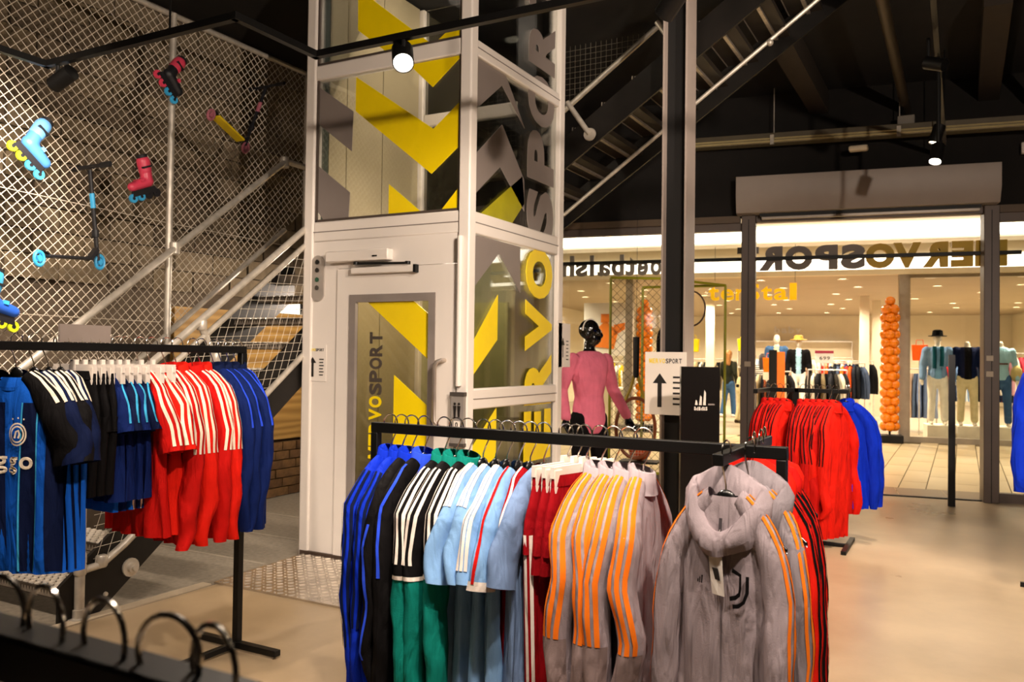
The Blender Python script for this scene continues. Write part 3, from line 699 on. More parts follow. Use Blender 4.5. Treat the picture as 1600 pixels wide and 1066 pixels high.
LONG = ([(.055, 0, -.10), (.10, 0, -.135), (.15, -.004, -.185), (.195, -.010, -.25), (.222, -.018, -.36), (.232, -.028, -.52), (.236, -.035, -.68), (.232, -.04, -.80), (.230, -.04, -.86)],
        [(.03, .032), (.042, .04), (.05, .046), (.056, .05), (.058, .05), (.056, .048), (.052, .044), (.042, .036), (.033, .03)])
SHORT = ([(.055, 0, -.10), (.10, 0, -.135), (.15, -.004, -.185), (.2, -.008, -.255), (.236, -.012, -.34), (.255, -.014, -.43)],
         [(.03, .032), (.042, .04), (.052, .046), (.062, .05), (.07, .052), (.072, .05)])
ROWS = [(-.095, .055, .03), (-.12, .085, .04), (-.165, .13, .05), (-.22, .172, .057), (-.29, .195, .06), (-.42, .20, .062), (-.62, .207, .062), (-.86, .205, .058)]
ROWS_T = [(-.105, .06, .03), (-.125, .085, .04), (-.165, .13, .048), (-.22, .175, .054), (-.29, .205, .056), (-.42, .212, .058), (-.62, .22, .06), (-.80, .225, .06)]
GCOUNT = 0
def garment(name, label, cat, loc, rz, group, m, kind='jacket', thick=.6, scale=1.0, m_sleeve=None, m_collar=None, stripes=None, m_str=None, st_u=(0.02, .62), fold=.014, tilt=0.0, hem=None, zip_m=None, m_cuff=None, seed=None, long_=1.0, wid=1.0, st_w=.26):
    """kinds: jacket (long sleeves, collar), hoodie, tee. Parts: body, sleeve (> stripe), collar or hood, hem_band, zip"""
    global GCOUNT
    GCOUNT += 1; rs = random.Random(seed or GCOUNT*13)
    loc = (loc[0], loc[1], loc[2]-.035); t = thing(name, label, cat, loc, rz, group); t.scale = (scale*wid, scale, scale); t.rotation_euler = (tilt, 0, rz)
    rows = ROWS_T if kind == 'tee' else ROWS
    if long_ != 1.0: rows = [(z if z > -.3 else -.3+(z+.3)*long_, a, b) for z, a, b in rows]
    B = Body(rows, thick, fold*rs.uniform(1.1, 1.7), rs.uniform(26, 44), rs.uniform(0, 6), bend=rs.uniform(-.02, .02))
    body = obj('body', B.geo(), m, t, smooth=170)
    path, rad = SHORT if kind == 'tee' else LONG
    sl = []
    for side in (-1, 1):
        k = rs.uniform(.0, .05); pth = [(p[0]+k*i*.1*(1 if kind != 'tee' else .6), p[1]+rs.uniform(-.004, .004)*i, p[2]) for i, p in enumerate(path)]
        S = Sleeve(pth, rad, side, thick*1.15, rs.uniform(0, 6)); sl.append(S)
        so = obj('sleeve', S.geo(), m_sleeve or m, t, smooth=170)
        if stripes:
            for ph in stripes:
                obj('stripe', S.stripe(ph, st_w, *st_u), m_str, so, smooth=170)
        if m_cuff: obj('cuff', S.geo(u0=.93, u1=1, off=.002, m=4), m_cuff, so, smooth=170)
    mc = m_collar or m
    if kind == 'jacket':
        P = []
        for h, r, q in ((-.125, .082, .05), (-.095, .066, .045), (-.06, .058, .043), (-.055, .05, .037), (-.09, .05, .034)):
            P.append([(r*math.cos(a), q*thick*1.4*math.sin(a)-.0, h+.012*math.sin(a)) for a in [2*math.pi*k/20 for k in range(20)]])
        obj('collar', G().grid(P, cv=True), mc, t, smooth=170)
    elif kind == 'hoodie':
        P = []
        for h, r, q, y, v in ((-.175, .15, .055, .0, .03), (-.14, .178, .066, .0, .05), (-.098, .178, .068, .004, .065), (-.066, .155, .054, .008, .075), (-.066, .136, .042, .008, .075), (-.12, .112, .026, .004, .06), (-.19, .09, .015, .004, .02)):
            P.append([(r*math.cos(a)*(1+.035*math.sin(5*a)+.02*math.sin(9*a)), y+q*thick*1.6*math.sin(a)+.006*math.sin(6*a+h*60), h+.05*math.sin(a)-.02*max(0, math.cos(a-.6))-v*max(0, -math.sin(a))**5+.007*math.sin(4*a+1)) for a in [2*math.pi*k/56 for k in range(56)]])
        obj('hood', G().grid(P, cv=True), mc, t, smooth=170)
    else:
        P = [[(.078*math.cos(a), .05*thick*math.sin(a), -.112-.022*(1-math.sin(a))+h*.6) for a in [2*math.pi*k/20 for k in range(20)]] for h in (0, .014, .022)]
        obj('neckband', G().grid(P, cv=True), mc, t, smooth=170)
    if hem: obj('hem_band', G().grid([[tuple(np.array(B.pt(2*math.pi*j/40, B.bot-.05*(1-i)))*np.array((1.01, 1.04, 1))) for j in range(40)] for i in (0, 1)], cv=True), hem, t, smooth=170)
    if zip_m: obj('zip', B.strip(-.006, .006, .125, B.bot-.01, .004, 1, 20), zip_m, t, smooth=170)
    return t, B, sl
def put_text(B, t, txt, x0, z0, w, h, m, bold=.02, gap=1.12, name='printed_letter'):
    for i, ch in enumerate(txt):
        if ch == ' ': continue
        P, F, asp, a, b = glyph(ch, bold); g = G(); k = h/.75
        hh = (b-a)*k if not ch.isupper() else h; zb = z0+(a*k if not ch.isupper() else 0)
        g.v = [B.front(x0+i*w*gap+p[0]*w, zb+p[1]*hh, .004+.001*p[2]) for p in P]; g.f = list(F)
        obj(name, g, m, t, smooth=0)
# ---- hangers: chrome hook over the bar, black or white shoulders
def hook_pts(s=1.0):
    P = [(0, -.012-.02*math.cos(a), .019*math.sin(a)+.004) for a in [R(d) for d in range(-40, 200, 20)]]
    P = [(0, .03*math.cos(R(d)), .02+.03*math.sin(R(d))-.017) for d in range(-30, 205, 15)]
    e = P[-1]
    return P+[(0, e[1]+.004, e[2]-.03), (0, -.012, -.06), (0, -.002, -.085), (0, 0, -.125)]
_h = {}
def hanger_mesh(kind):
    if kind in _h: return _h[kind]
    hk = mesh('hook', G().tube(hook_pts(), .0026, 6), M_chrome)
    if kind == 'black':
        g = G(); P = []
        for k in range(21):
            x = -.2+.4*k/20; x *= .82; z = -.14-.1*(abs(x)/.164)**1.2; hh = .03*(1-.5*abs(x)/.164)+.014*math.exp(-(x/.03)**2); w = .011*(1-.5*abs(x)/.164)
            P.append([(x, w*math.cos(a), z+hh*.5*math.sin(a)) for a in [2*math.pi*j/10 for j in range(10)]])
        g.grid(P, cv=True); g.tube([(-.14, 0, -.215), (.14, 0, -.215)], .004, 6); g.blob((0, 0, -.128), (.03, .013, .03))
        sh = mesh('shoulders', g, M_hanger)
    else:
        g = G().box(-.17, .17, -.006, .006, -.125, -.09).box(-.165, -.13, -.011, .011, -.17, -.1).box(.13, .165, -.011, .011, -.17, -.1).box(-.02, .02, -.008, .008, -.13, -.07)
        sh = mesh('shoulders', g, M_whiteplastic)
    _h[kind] = (hk, sh); return _h[kind]
def hanger(loc, rz, label, group, kind='black', scale=1.0):
    t = thing('clothes_hanger', label, 'hanger', loc, rz, group); t.scale = (scale,)*3
    hk, sh = hanger_mesh(kind); obj('hook', hk, None, t); obj('shoulders' if kind == 'black' else 'clip_bar', sh, None, t)
    return t
def shorts(name, label, loc, rz, group, m, m_str=None, length=.45, width=.2, scale=1.0, thick=.5):
    global GCOUNT
    GCOUNT += 1; rs = random.Random(GCOUNT*7); t = thing(name, label, 'shorts' if length < .6 else 'trousers', loc, rz, group); t.scale = (scale,)*3
    rows = [(-.12, width*.82, .03), (-.15, width*.84, .04), (-.25, width, .055), (-.36, width*1.05, .06)]
    B = Body(rows, thick, .01, 40, rs.uniform(0, 6)); obj('waist', B.geo(n=32, m=10), m, t, smooth=170)
    obj('waistband', Body([(-.115, width*.83, .034), (-.15, width*.85, .043)], thick*1.05, 0).geo(n=32, m=3), m, t, smooth=170)
    for sgn in (-1, 1):
        w = width*.52; P = []
        for k in range(14):
            d = .30+(length-.30)*k/13+.12*(0); hw = w*(1.03-.25*(k/13 if length > .6 else 0))
            P.append([(sgn*width*.5+hw*math.copysign(abs(math.cos(a))**.8, math.cos(a)), .055*thick*math.copysign(abs(math.sin(a))**.8, math.sin(a))+.008*math.sin(40*hw*math.cos(a)+sgn+rs.random()*.3)*k/13, -d) for a in [2*math.pi*j/22 for j in range(22)]])
        lg = obj('leg', G().grid(P, cv=True), m, t, smooth=170)
        if m_str:
            for o in (-.5, 0, .5):
                obj('stripe', G().grid([[((sgn*width*.5+sgn*w*(1.04-.25*(k/13 if length > .6 else 0))*abs(math.cos(a))**.8), .057*thick*math.copysign(abs(math.sin(a))**.8, math.sin(a)), -(.30+(length-.30)*k/13)) for a in (o-.13, o+.13)] for k in range(14)]), m_str, lg, smooth=170)
    return t
# fabrics
F_blue = fab('royal_blue_fabric', '#0c2fc0'); F_blk = fab('black_fabric', '#0e0c0d'); F_teal = fab('teal_fabric', '#0b7d70'); F_dteal = fab('dark_teal_fabric', '#0a5a55')
F_lb = fab('sky_blue_fabric', '#7fa9d8'); F_wht = fab('white_fabric', '#e9ddd2'); F_slate = fab('slate_fabric', '#6f87ad'); F_dred = fab('dark_red_fabric', '#8e0812')
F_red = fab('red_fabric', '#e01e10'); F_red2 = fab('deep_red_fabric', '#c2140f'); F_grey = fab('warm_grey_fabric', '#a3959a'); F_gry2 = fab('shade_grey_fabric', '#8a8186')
F_or = fab('orange_stripe', '#ff7d1c', bump=.2); F_navy = fab('navy_fabric', '#0e2058'); F_dnavy = fab('dark_navy_fabric', '#0b1638'); F_cy = fab('cyan_trim', '#3fa8d8'); F_ajb = fab('azure_fabric', '#1259c4')
F_stb = fab('blue_stripe', '#2d4fe0'); F_mauve = fab('dull_pink_panel', '#8d7a78'); F_cream = fab('cream_stripe', '#f0dfc8'); F_seam = fab('seam_dark', '#4d474b')
S3 = (-.55, 0, .55)
# ================================================================== FRONT RACK
BY, BZ = 2.49, 1.25
rack = thing('clothes_rack', 'black square-tube clothes rack in the foreground with mixed tops', 'rack', (-1.2, BY, 0))
def rp(name, g, m=M_black, **k): return obj(name, g, m, rack, world=True, bev=.003, **k)
rp('hanging_bar', G().box(-1.93, -.44, BY-.015, BY+.015, BZ-.037, BZ))
rp('upright', G().box(-1.93, -1.9, BY-.015, BY+.015, .03, BZ-.037)); rp('upright', G().box(-.47, -.44, BY-.015, BY+.015, .03, BZ-.037))
rp('foot', G().box(-1.93, -1.9, BY-.3, BY+.3, 0, .03)); rp('foot', G().box(-.47, -.44, BY-.3, BY+.3, 0, .03))
rp('lower_bar', G().box(-1.9, -.47, BY-.012, BY+.012, .12, .15))
rp('front_arm', G().box(-.585, -.555, 2.21, BY-.015, BZ-.034, BZ-.002)); rp('rear_arm', G().box(-.585, -.555, BY+.015, 2.86, BZ-.034, BZ-.002))
FR = 'tops on the foreground rack'
HG = 'black hangers on the foreground rack'
def hang(x, y=BY, rz=R(90), kind='black', tw=0, lab=None):
    hanger((x, y, BZ), rz+R(tw), lab or ('black plastic hanger with chrome hook on the foreground rack bar' if kind == 'black' else 'white clip hanger on the foreground rack bar'), HG if kind == 'black' else 'white clip hangers on the foreground rack', kind)
FT = [  # x, kind, label, materials...
 (-1.85, 'jacket', 'royal blue track top at the left end of the foreground rack', dict(m=F_blue, stripes=S3, m_str=F_dnavy, st_u=(.1, .8))),
 (-1.80, 'jacket', 'royal blue track top, second from the left end of the foreground rack', dict(m=F_blue, stripes=S3, m_str=F_dnavy, st_u=(.1, .7))),
 (-1.755, 'jacket', 'black track top with blue collar, leftmost black one on the foreground rack', dict(m=F_blk, m_collar=F_blue, stripes=(0,), m_str=F_stb, st_u=(.3, .8))),
 (-1.70, 'jacket', 'black track top with blue shoulder piping beside the teal tops', dict(m=F_blk, m_collar=F_stb, stripes=(-.3,), m_str=F_stb, st_u=(.05, .5))),
 (-1.615, 'teal', 'teal and black track top, leftmost teal one on the foreground rack', {}),
 (-1.565, 'teal', 'teal and black track top, middle teal one on the foreground rack', {}),
 (-1.515, 'teal', 'teal and black track top, rightmost teal one beside the sky blue shirts', {}),
 (-1.455, 'tee', 'sky blue football shirt with white shoulders next to the teal tops', dict(m=F_lb, stripes=(-.35, 0, .35), m_str=F_wht, st_u=(.0, .45))),
 (-1.405, 'tee', 'sky blue football shirt with white shoulders, second from the teal tops', dict(m=F_lb, stripes=(-.35, 0, .35), m_str=F_wht, st_u=(.0, .45))),
 (-1.36, 'tee', 'sky blue football shirt with white shoulders, third from the teal tops', dict(m=F_lb, stripes=(-.35, 0, .35), m_str=F_wht, st_u=(.0, .9))),
 (-1.315, 'tee', 'sky blue football shirt with a red shoulder stripe', dict(m=F_lb, stripes=(0,), m_str=F_red2, st_u=(.0, .95), m_cuff=F_wht)),
 (-1.272, 'tee', 'dark red football shirt behind the last sky blue shirt', dict(m=F_dred, stripes=(0,), m_str=F_wht, st_u=(.0, .95), wid=.86)),
 (-1.222, 'tee', 'slate blue shirt at the right of the sky blue shirts', dict(m=F_slate, long_=1.15)),
]
for i, (x, kind, lab, kw) in enumerate(FT):
    tw = random.uniform(-5, 4); lz = (x, BY+random.uniform(-.008, .008), BZ)
    hang(x, tw=tw, lab='hanger of the '+lab)
    if kind == 'teal':
        t, B, sl = garment('track_top', lab, 'track top', lz, R(90+tw), FR, F_teal, 'jacket', .6, random.uniform(.97, 1.04), m_collar=F_teal, stripes=S3, m_str=F_wht, st_u=(.05, .42))
        for side in (0, 1):
            S = sl[side]; sv = [c for c in t.children if c.name.startswith('sleeve')][side]
            obj('shoulder_panel', S.geo(u0=.0, u1=.46, off=.0015), F_blk, sv, smooth=170)
            obj('sleeve_piping', S.geo(u0=.46, u1=.475, off=.003, m=2), F_wht, sv, smooth=170)
        obj('chest_panel', B.strip(-.2, .2, .26, .36, .003, 16, 5), F_blk, t, smooth=170)
        obj('chest_piping', B.strip(-.21, .0, .36, .40, .004, 10, 3, -.21, .0), F_wht, t, smooth=170)
        obj('chest_piping', B.strip(.0, .21, .40, .36, .004, 10, 3), F_wht, t, smooth=170)
    else:
        garment({'jacket': 'track_top', 'tee': 'football_shirt'}[kind], lab, {'jacket': 'track top', 'tee': 'shirt'}[kind], lz, R(90+tw), FR, kind=kind, thick=.6, scale=random.uniform(.98, 1.02), **kw)
# red shorts and trousers on white clip hangers
for i, (x, lab, ln, ms) in enumerate(((-1.14, 'red trousers with white side stripes on a white clip hanger', .8, F_wht), (-1.105, 'dark red shorts on a white clip hanger beside the striped trousers', .42, None), (-1.075, 'dark red shorts on a white clip hanger beside the grey track tops', .42, None))):
    hang(x, kind='white', tw=-12, lab=['white clip hanger holding the striped red trousers', 'white clip hanger holding the dark red shorts beside the striped trousers', 'white clip hanger holding the dark red shorts beside the grey tops'][i])
    shorts('trousers' if ln > .6 else 'shorts', lab, (x, BY, BZ), R(78), FR, F_dred, ms, ln)
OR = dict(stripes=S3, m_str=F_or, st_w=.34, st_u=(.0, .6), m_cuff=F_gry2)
for i, x in enumerate((-1.02, -.975, -.925, -.875)):
    tw = (-9, 0, -2, 5)[i]
    hang(x, tw=tw, lab='black hanger of the '+ORD[i]+' grey track top with orange stripes')
    t, B, sl = garment('track_top', ['grey track top with orange stripes beside the red shorts', 'second grey track top with orange stripes from the red shorts', 'third grey track top with orange stripes from the red shorts', 'grey track top with orange stripes nearest the front-facing hoodie'][i], 'track top', (x, BY-.01, BZ), R(90+tw), FR, F_grey, 'jacket', .7, **OR)
    for side in (0, 1):
        sv = [c for c in t.children if c.name.startswith('sleeve')][side]
        obj('sleeve_panel', G().grid([[sl[side].pt(.6+.3*a/8, -1.2+2.4*b/8, .002) for b in range(9)] for a in range(9)]), F_mauve, sv, smooth=170)
# front-facing hoodies on the arm
def hoodie(loc, rz, lab, m, ms, logo=False, tw=0, scale=1.0):
    hanger((loc[0], loc[1], BZ), rz, 'black hanger of the '+lab.replace(' with orange stripes and black chest emblem', ' with emblem'), 'hangers on the side arm of the foreground rack')
    t, B, sl = garment('hoodie', lab, 'hoodie', (loc[0], loc[1], BZ+.015), rz, 'hoodies on the rack side arm', m, 'hoodie', .62, scale, wid=.66, stripes=S3, m_str=ms, st_u=(.03, .93), fold=.016)
    return t, B, sl
t, B, sl = hoodie((-.555, 2.245), R(-8), 'grey hoodie with orange stripes and black chest emblem facing the viewer', F_grey, F_or)
obj('zip', B.strip(-.007, .007, .15, .27, .007, 1, 8), F_seam, t, smooth=170)
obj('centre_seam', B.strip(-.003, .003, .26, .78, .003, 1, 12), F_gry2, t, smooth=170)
def stroke(B, t, pts, w, m, name):
    P = []
    for i, p in enumerate(pts):
        a, b = pts[max(0, i-1)], pts[min(len(pts)-1, i+1)]; d = (b[0]-a[0], b[1]-a[1]); l = math.hypot(*d); n = (-d[1]/l*w/2, d[0]/l*w/2)
        P.append([B.front(p[0]+n[0]*s, p[1]+n[1]*s, .009) for s in (-1, 1)])
    obj(name, G().grid(P), m, t, smooth=170)
ex, ez = .08, -.325
EX = lambda l: [(ex+a*1.35, ez+b) for a, b in l]
stroke(B, t, EX([(-.02, .045), (.006, .035), (.006, .0), (.003, -.015), (-.01, -.026), (-.026, -.03)]), .012, F_blk, 'emblem_stroke')
stroke(B, t, EX([(.026, .034), (.026, -.008), (.018, -.032), (.0, -.046), (-.018, -.05)]), .011, F_blk, 'emblem_stroke')
for k in range(3): stroke(B, t, [(-.09+k*.01, -.325), (-.088+k*.01, -.316+.006*k)], .006, F_blk, 'maker_mark')
def swing_tag(B, t):
    o = obj('swing_tag', G().grid([[tuple(np.array(B.front(-.045+a*.06+.015*b, -.235-b*.115, .014))) for a in (0, .5, 1)] for b in (0, .33, .66, 1)]), M_paper, t, smooth=0)
    obj('tag_string', G().tube([B.front(0, -.18, .008), B.front(-.012, -.21, .016), B.front(-.015, -.24, .015)], .001, 5), M_paper, t)
    obj('tag_code', G().grid([[tuple(np.array(B.front(-.03+a*.03+.012*b, -.28-b*.03, .0155))) for a in (0, 1)] for b in (0, 1)]), M_ink, o, smooth=0)
swing_tag(B, t)
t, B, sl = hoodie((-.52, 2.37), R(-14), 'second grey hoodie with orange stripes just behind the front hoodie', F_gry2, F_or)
t, B, sl = hoodie((-.55, 2.56), R(4), 'red hoodie behind the two grey hoodies, nearest the bar', F_red, F_blk)
t, B, sl = hoodie((-.55, 2.66), R(0), 'red hoodie behind the grey hoodies, second from the bar', F_red2, F_blk)
t, B, sl = hoodie((-.56, 2.76), R(3), 'red hoodie at the far end of the rack side arm', F_red, F_blk)
# ================================================================== LEFT RACK
LBX, LBZ = -3.23, 1.535
rack2 = thing('clothes_rack', 'black clothes rack by the stairs holding blue and red football clothes', 'rack', (LBX, 2.0, 0))
def rp2(name, g, m=M_black, **k): return obj(name, g, m, rack2, world=True, bev=.003, **k)
rp2('hanging_bar', G().box(LBX-.015, LBX+.015, .9, 3.1, LBZ-.035, LBZ)); rp2('upright', G().box(LBX-.018, LBX+.018, 3.065, 3.1, .03, LBZ-.035))
rp2('foot', G().box(-3.51, -2.95, 3.06, 3.1, .012, .042)); rp2('base_bar', G().box(LBX-.015, LBX+.015, .9, 3.06, .012, .042)); rp2('upright', G().box(LBX-.018, LBX+.018, .9, .935, .03, LBZ-.035)); rp2('foot', G().box(-3.51, -2.95, .9, .94, .012, .042))
rp2('foot_glide', G().box(-3.49, -2.97, 3.065, 3.095, 0, .012).box(-3.49, -2.97, .905, .935, 0, .012), M_galv)
def hangl(y, kind='black', tw=0, lab=''):
    hanger((LBX, y, LBZ), R(tw), ('black' if kind == 'black' else 'white clip')+' hanger of the '+lab, 'hangers on the rack by the stairs' if kind == 'black' else 'white clip hangers on the rack by the stairs', kind)
LR = 'clothes on the rack by the stairs'
for i, y in enumerate((1.93, 2.0, 2.06, 2.11)):
    tw = (16, 4, -3, -8)[i]; hangl(y, tw=tw, lab=ORD[i]+' azure and black shirt from the left edge')
    t, B, sl = garment('football_shirt', ['azure and black football shirt with round crest and pale lettering', 'azure and black football shirt just behind the crested one', 'third azure and black football shirt from the left edge', 'azure and black football shirt next to the black trousers'][i], 'shirt', (LBX, y, LBZ), R(tw), LR, F_ajb, 'tee', .8, 1.0, m_sleeve=F_dnavy if i % 2 else F_blk, stripes=S3, m_str=F_cream, st_u=(.02, .45), long_=1.1)
    for x0 in (-.2, -.06, .075, .17): obj('dark_panel', B.strip(x0, x0+.055, .2, B.bot-.01, .003, 4, 16), F_dnavy, t, smooth=170)
    for x0 in (-.207, -.067, .068, .132): obj('trim_line', B.strip(x0, x0+.006, .2, B.bot-.01, .004, 1, 16), F_cy, t, smooth=170)
    if i == 0:
        for r in (.036, .026): stroke(B, t, [(.06+r*math.cos(a), -.32+r*1.15*math.sin(a)) for a in [2*math.pi*k/24 for k in range(25)]], .006, F_cream, 'crest_ring')
        stroke(B, t, [(.05, -.335), (.055, -.31), (.065, -.305), (.07, -.32), (.065, -.335)], .008, F_cream, 'crest_figure')
        for k in range(3): stroke(B, t, [(.035+k*.024, -.262+(.004 if k == 1 else 0)), (.041+k*.024, -.262+(.004 if k == 1 else 0))], .006, F_cream, 'crest_star')
        put_text(B, t, 'ziggo', -.16, -.45, .05, .07, F_cream, .02, 1.15)
for i, y in enumerate((2.17, 2.21, 2.25)):
    hangl(y, 'white', -8, ORD[i]+' black trousers by the stairs')
    shorts('trousers', ['black trousers on a white clip hanger beside the azure shirts', 'black trousers between two other black trousers', 'black trousers on a white clip hanger beside the navy shirts'][i], (LBX, y, LBZ), R(-8), LR, F_blk, None, .62)
for i, y in enumerate((2.29, 2.33, 2.37, 2.41)):
    hangl(y, 'white', -5, ORD[i]+' small navy shirt from the black trousers')
    garment('football_shirt', ORD[i]+' small navy shirt with cyan piping from the black trousers', 'shirt', (LBX, y, LBZ), R(-5), LR, F_navy, 'tee', .7, .78, m_sleeve=F_dnavy if i % 2 else F_navy, stripes=(0,), m_str=F_cy, st_u=(.0, .9))
    shorts('shorts', ORD[i]+' pair of blue shorts hung under the small navy shirts', (LBX, y+.01, LBZ-.42), R(-5), LR, F_ajb if i % 2 == 0 else F_navy, F_cream if i > 1 else None, .36, .15, .8)
RD = [(2.48, 'tee', 'red football shirt with cream shoulder stripes next to the navy shirts'), (2.54, 'tee', 'second red football shirt with cream stripes from the navy shirts'), (2.62, 'jacket', 'red track top with cream stripes in the middle of the red row'), (2.68, 'jacket', 'red track top, third from the navy tops'), (2.77, 'jacket', 'red track top, second from the navy tops'), (2.82, 'jacket', 'bright red track top right beside the navy tops')]
for i, (y, k, lab) in enumerate(RD):
    hangl(y, 'white' if i < 2 else 'black', -4, ORD[i]+' red top by the stairs, counted from the navy shirts')
    garment('football_shirt' if k == 'tee' else 'track_top', lab, 'shirt' if k == 'tee' else 'track top', (LBX, y, LBZ), R(-4+random.uniform(-4, 4)), LR, F_red if i % 2 else F_red2, k, .75, 1.0, stripes=S3, m_str=F_cream, st_u=(.02, .5 if k == 'jacket' else .95), long_=1.0)
for i, y in enumerate((2.9, 2.95, 3.0, 3.045)):
    hangl(y, lab=ORD[i]+' navy track top from the red tops')
    garment('track_top', ['navy track top beside the red tops', 'second navy track top from the red tops', 'third navy track top from the red tops', 'navy track top at the end of the rack by the stairs'][i], 'track top', (LBX, y, LBZ), R(random.uniform(-5, 3)), LR, F_navy, 'jacket', .7, .98, m_collar=F_dnavy, stripes=(0,), m_str=F_stb, st_u=(.02, .4))
tag(obj('size_board', G().box(LBX-.006, LBX+.006, 2.1, 2.33, LBZ+.002, LBZ+.075), mat('board_grey', '#8d8078', .6)), 'grey cardboard divider standing on the bar by the stairs', 'divider')
# ================================================================== NEAR RACK (bottom left, out of focus)
rack3 = thing('clothes_rack', 'blurred black rack bar close to the camera with chrome hooks', 'rack', (-1.4, .545, 0))
NX, NY = -.56, .545
obj('hanging_bar', G().box(-2.4, NX, NY-.025, NY+.025, 1.15, 1.2), M_black, rack3, world=True, bev=.004)
for x in (-2.4, NX-.035):
    obj('upright', G().box(x, x+.035, NY-.017, NY+.017, .03, 1.15), M_black, rack3, world=True)
    obj('foot', G().box(x, x+.035, NY-.27, NY+.27, 0, .03), M_black, rack3, world=True)
for i, x in enumerate((-1.0, -.935, -.85, -.755, -.66, -.60)):
    t = hanger((x, NY, 1.21), R(90+random.uniform(-12, 12)), ORD[i]+' chrome hook from the left on the blurred near rack', 'hangers on the blurred near rack', 'white', 1.25)
# ================================================================== RED RACK (mid right)
RX0, RX1, RY, RZ = -1.47, -.8, 7.2, 1.27
rack4 = thing('clothes_rack', 'black rack full of red track tops near the entrance', 'rack', ((RX0+RX1)/2, RY, 0))
def rp4(name, g, m=M_black): return obj(name, g, m, rack4, world=True, bev=.003)
rp4('hanging_bar', G().box(RX0, RX1, RY-.015, RY+.015, RZ-.035, RZ)); rp4('upright', G().box(-1.22, -1.185, RY-.015, RY+.015, .03, RZ+.0)); rp4('foot', G().box(-1.22, -1.185, RY-.35, RY+.35, 0, .03)); rp4('base_bar', G().box(RX0, RX1, RY-.015, RY+.015, 0, .03)); rp4('foot', G().box(RX1-.02, RX1+.02, RY-.3, RY+.3, 0, .03))
rp4('side_arm', G().box(-1.45, -1.415, RY-.5, RY-.015, RZ-.035, RZ))
RG = 'red track tops on the rack near the entrance'
for i, x in enumerate((-1.44, -1.385, -1.335, -1.285, -1.15, -1.1, -1.05, -1.0, -.95, -.9)):
    rz = R(64+random.uniform(-6, 6))
    hanger((x, RY, RZ), rz, 'hanger of the '+ORD[i]+' red track top from the left near the entrance', 'hangers on the red rack')
    garment('track_top', ORD[i]+' red track top from the left on the rack near the entrance', 'track top', (x, RY, RZ), rz, RG, F_red if i % 2 else F_red2, 'jacket', .7, 1.15, stripes=S3, m_str=F_blk, st_w=.2, st_u=(.03, .55), long_=1.27, wid=.75)
rp4('rear_arm', G().box(-.86, -.83, RY+.015, RY+.45, RZ-.035, RZ))
for i, y in enumerate((RY+.2, RY+.36)):
    hanger((-.845, y, RZ), R(20), ['hanger of the blue top just behind the red tops', 'hanger of the blue top farthest behind the red tops'][i], 'hangers with blue tops')
    garment('track_top', ['bright blue track top just behind the red tops', 'bright blue track top at the far end of the red rack'][i], 'track top', (-.845, y, RZ), R(15), RG, F_blue, 'jacket', .8, 1.1, stripes=(0,), m_str=F_wht, st_u=(.03, .3), wid=.8)
# right edge of the frame: rack with blue tops
rack5 = thing('clothes_rack', 'black rack with blue tops cut off by the right edge', 'rack', (.6, 6.0, 0))
obj('hanging_bar', G().box(.585, .615, 5.7, 6.6, 1.68, 1.715), M_black, rack5, world=True)
for y in (5.7, 6.57): obj('upright', G().box(.585, .615, y, y+.03, .03, 1.68), M_black, rack5, world=True); obj('foot', G().box(.35, .9, y, y+.03, 0, .03), M_black, rack5, world=True)
# blue tops at the right edge
for i, y in enumerate((5.85, 5.95)):
    hanger((.6, y, 1.715), R(4), ['hanger of the nearer blue top at the right edge', 'hanger of the farther blue top at the right edge'][i], 'hangers at the right edge')
    garment('track_top', ['bright blue track top cut off by the right edge', 'second bright blue track top at the right edge, behind the first'][i], 'track top', (.6, y, 1.715), R(4-8*i), 'blue tops at the right edge', F_blue, 'jacket', .8, 1.1, long_=1.4)
# ================================================================== FIGURES
def remesh(name, g, m, voxel=.016, sm=4):
    me = mesh(name, g, m, 0, False); o = bpy.data.objects.new('tmp', me); COL.objects.link(o)
    md = o.modifiers.new('r', 'REMESH'); md.mode = 'VOXEL'; md.voxel_size = voxel
    if sm: s = o.modifiers.new('s', 'SMOOTH'); s.iterations = sm; s.factor = .5
    dg = bpy.context.evaluated_depsgraph_get(); me2 = bpy.data.meshes.new_from_object(o.evaluated_get(dg)); me2.name = name
    bpy.data.objects.remove(o); bpy.data.meshes.remove(me)
    me2.materials.clear(); me2.materials.append(m); me2.shade_smooth()
    return me2
def limbs(g, pts, rs, inf=0.0):
    for (a, b, r0, r1) in zip(pts, pts[1:], rs, rs[1:]): g.capsule(a, b, r0+inf, r1+inf)
def torso(g, inf=0.0, female=False, lean=0.0, to=None):
    f = .92 if female else 1.0
    secs = [(.90, .150, .105), (1.0, .145, .10), (1.10, .125, .092), (1.22, .150, .108), (1.34, .172, .112), (1.42, .178, .095), (1.475, .13, .07), (1.50, .07, .06)]
    P = []
    for z, a, b in secs:
        a, b = a*f+inf, b*f+inf; y = -lean*(z-.9)
        P.append([(a*math.cos(t), y+b*math.sin(t), z) for t in [2*math.pi*k/16 for k in range(16)]])
    b = len(g.v); g.grid(P, cv=True); g.f.append(tuple(b+k for k in reversed(range(16)))); e = b+(len(secs)-1)*16; g.f.append(tuple(e+k for k in range(16)))
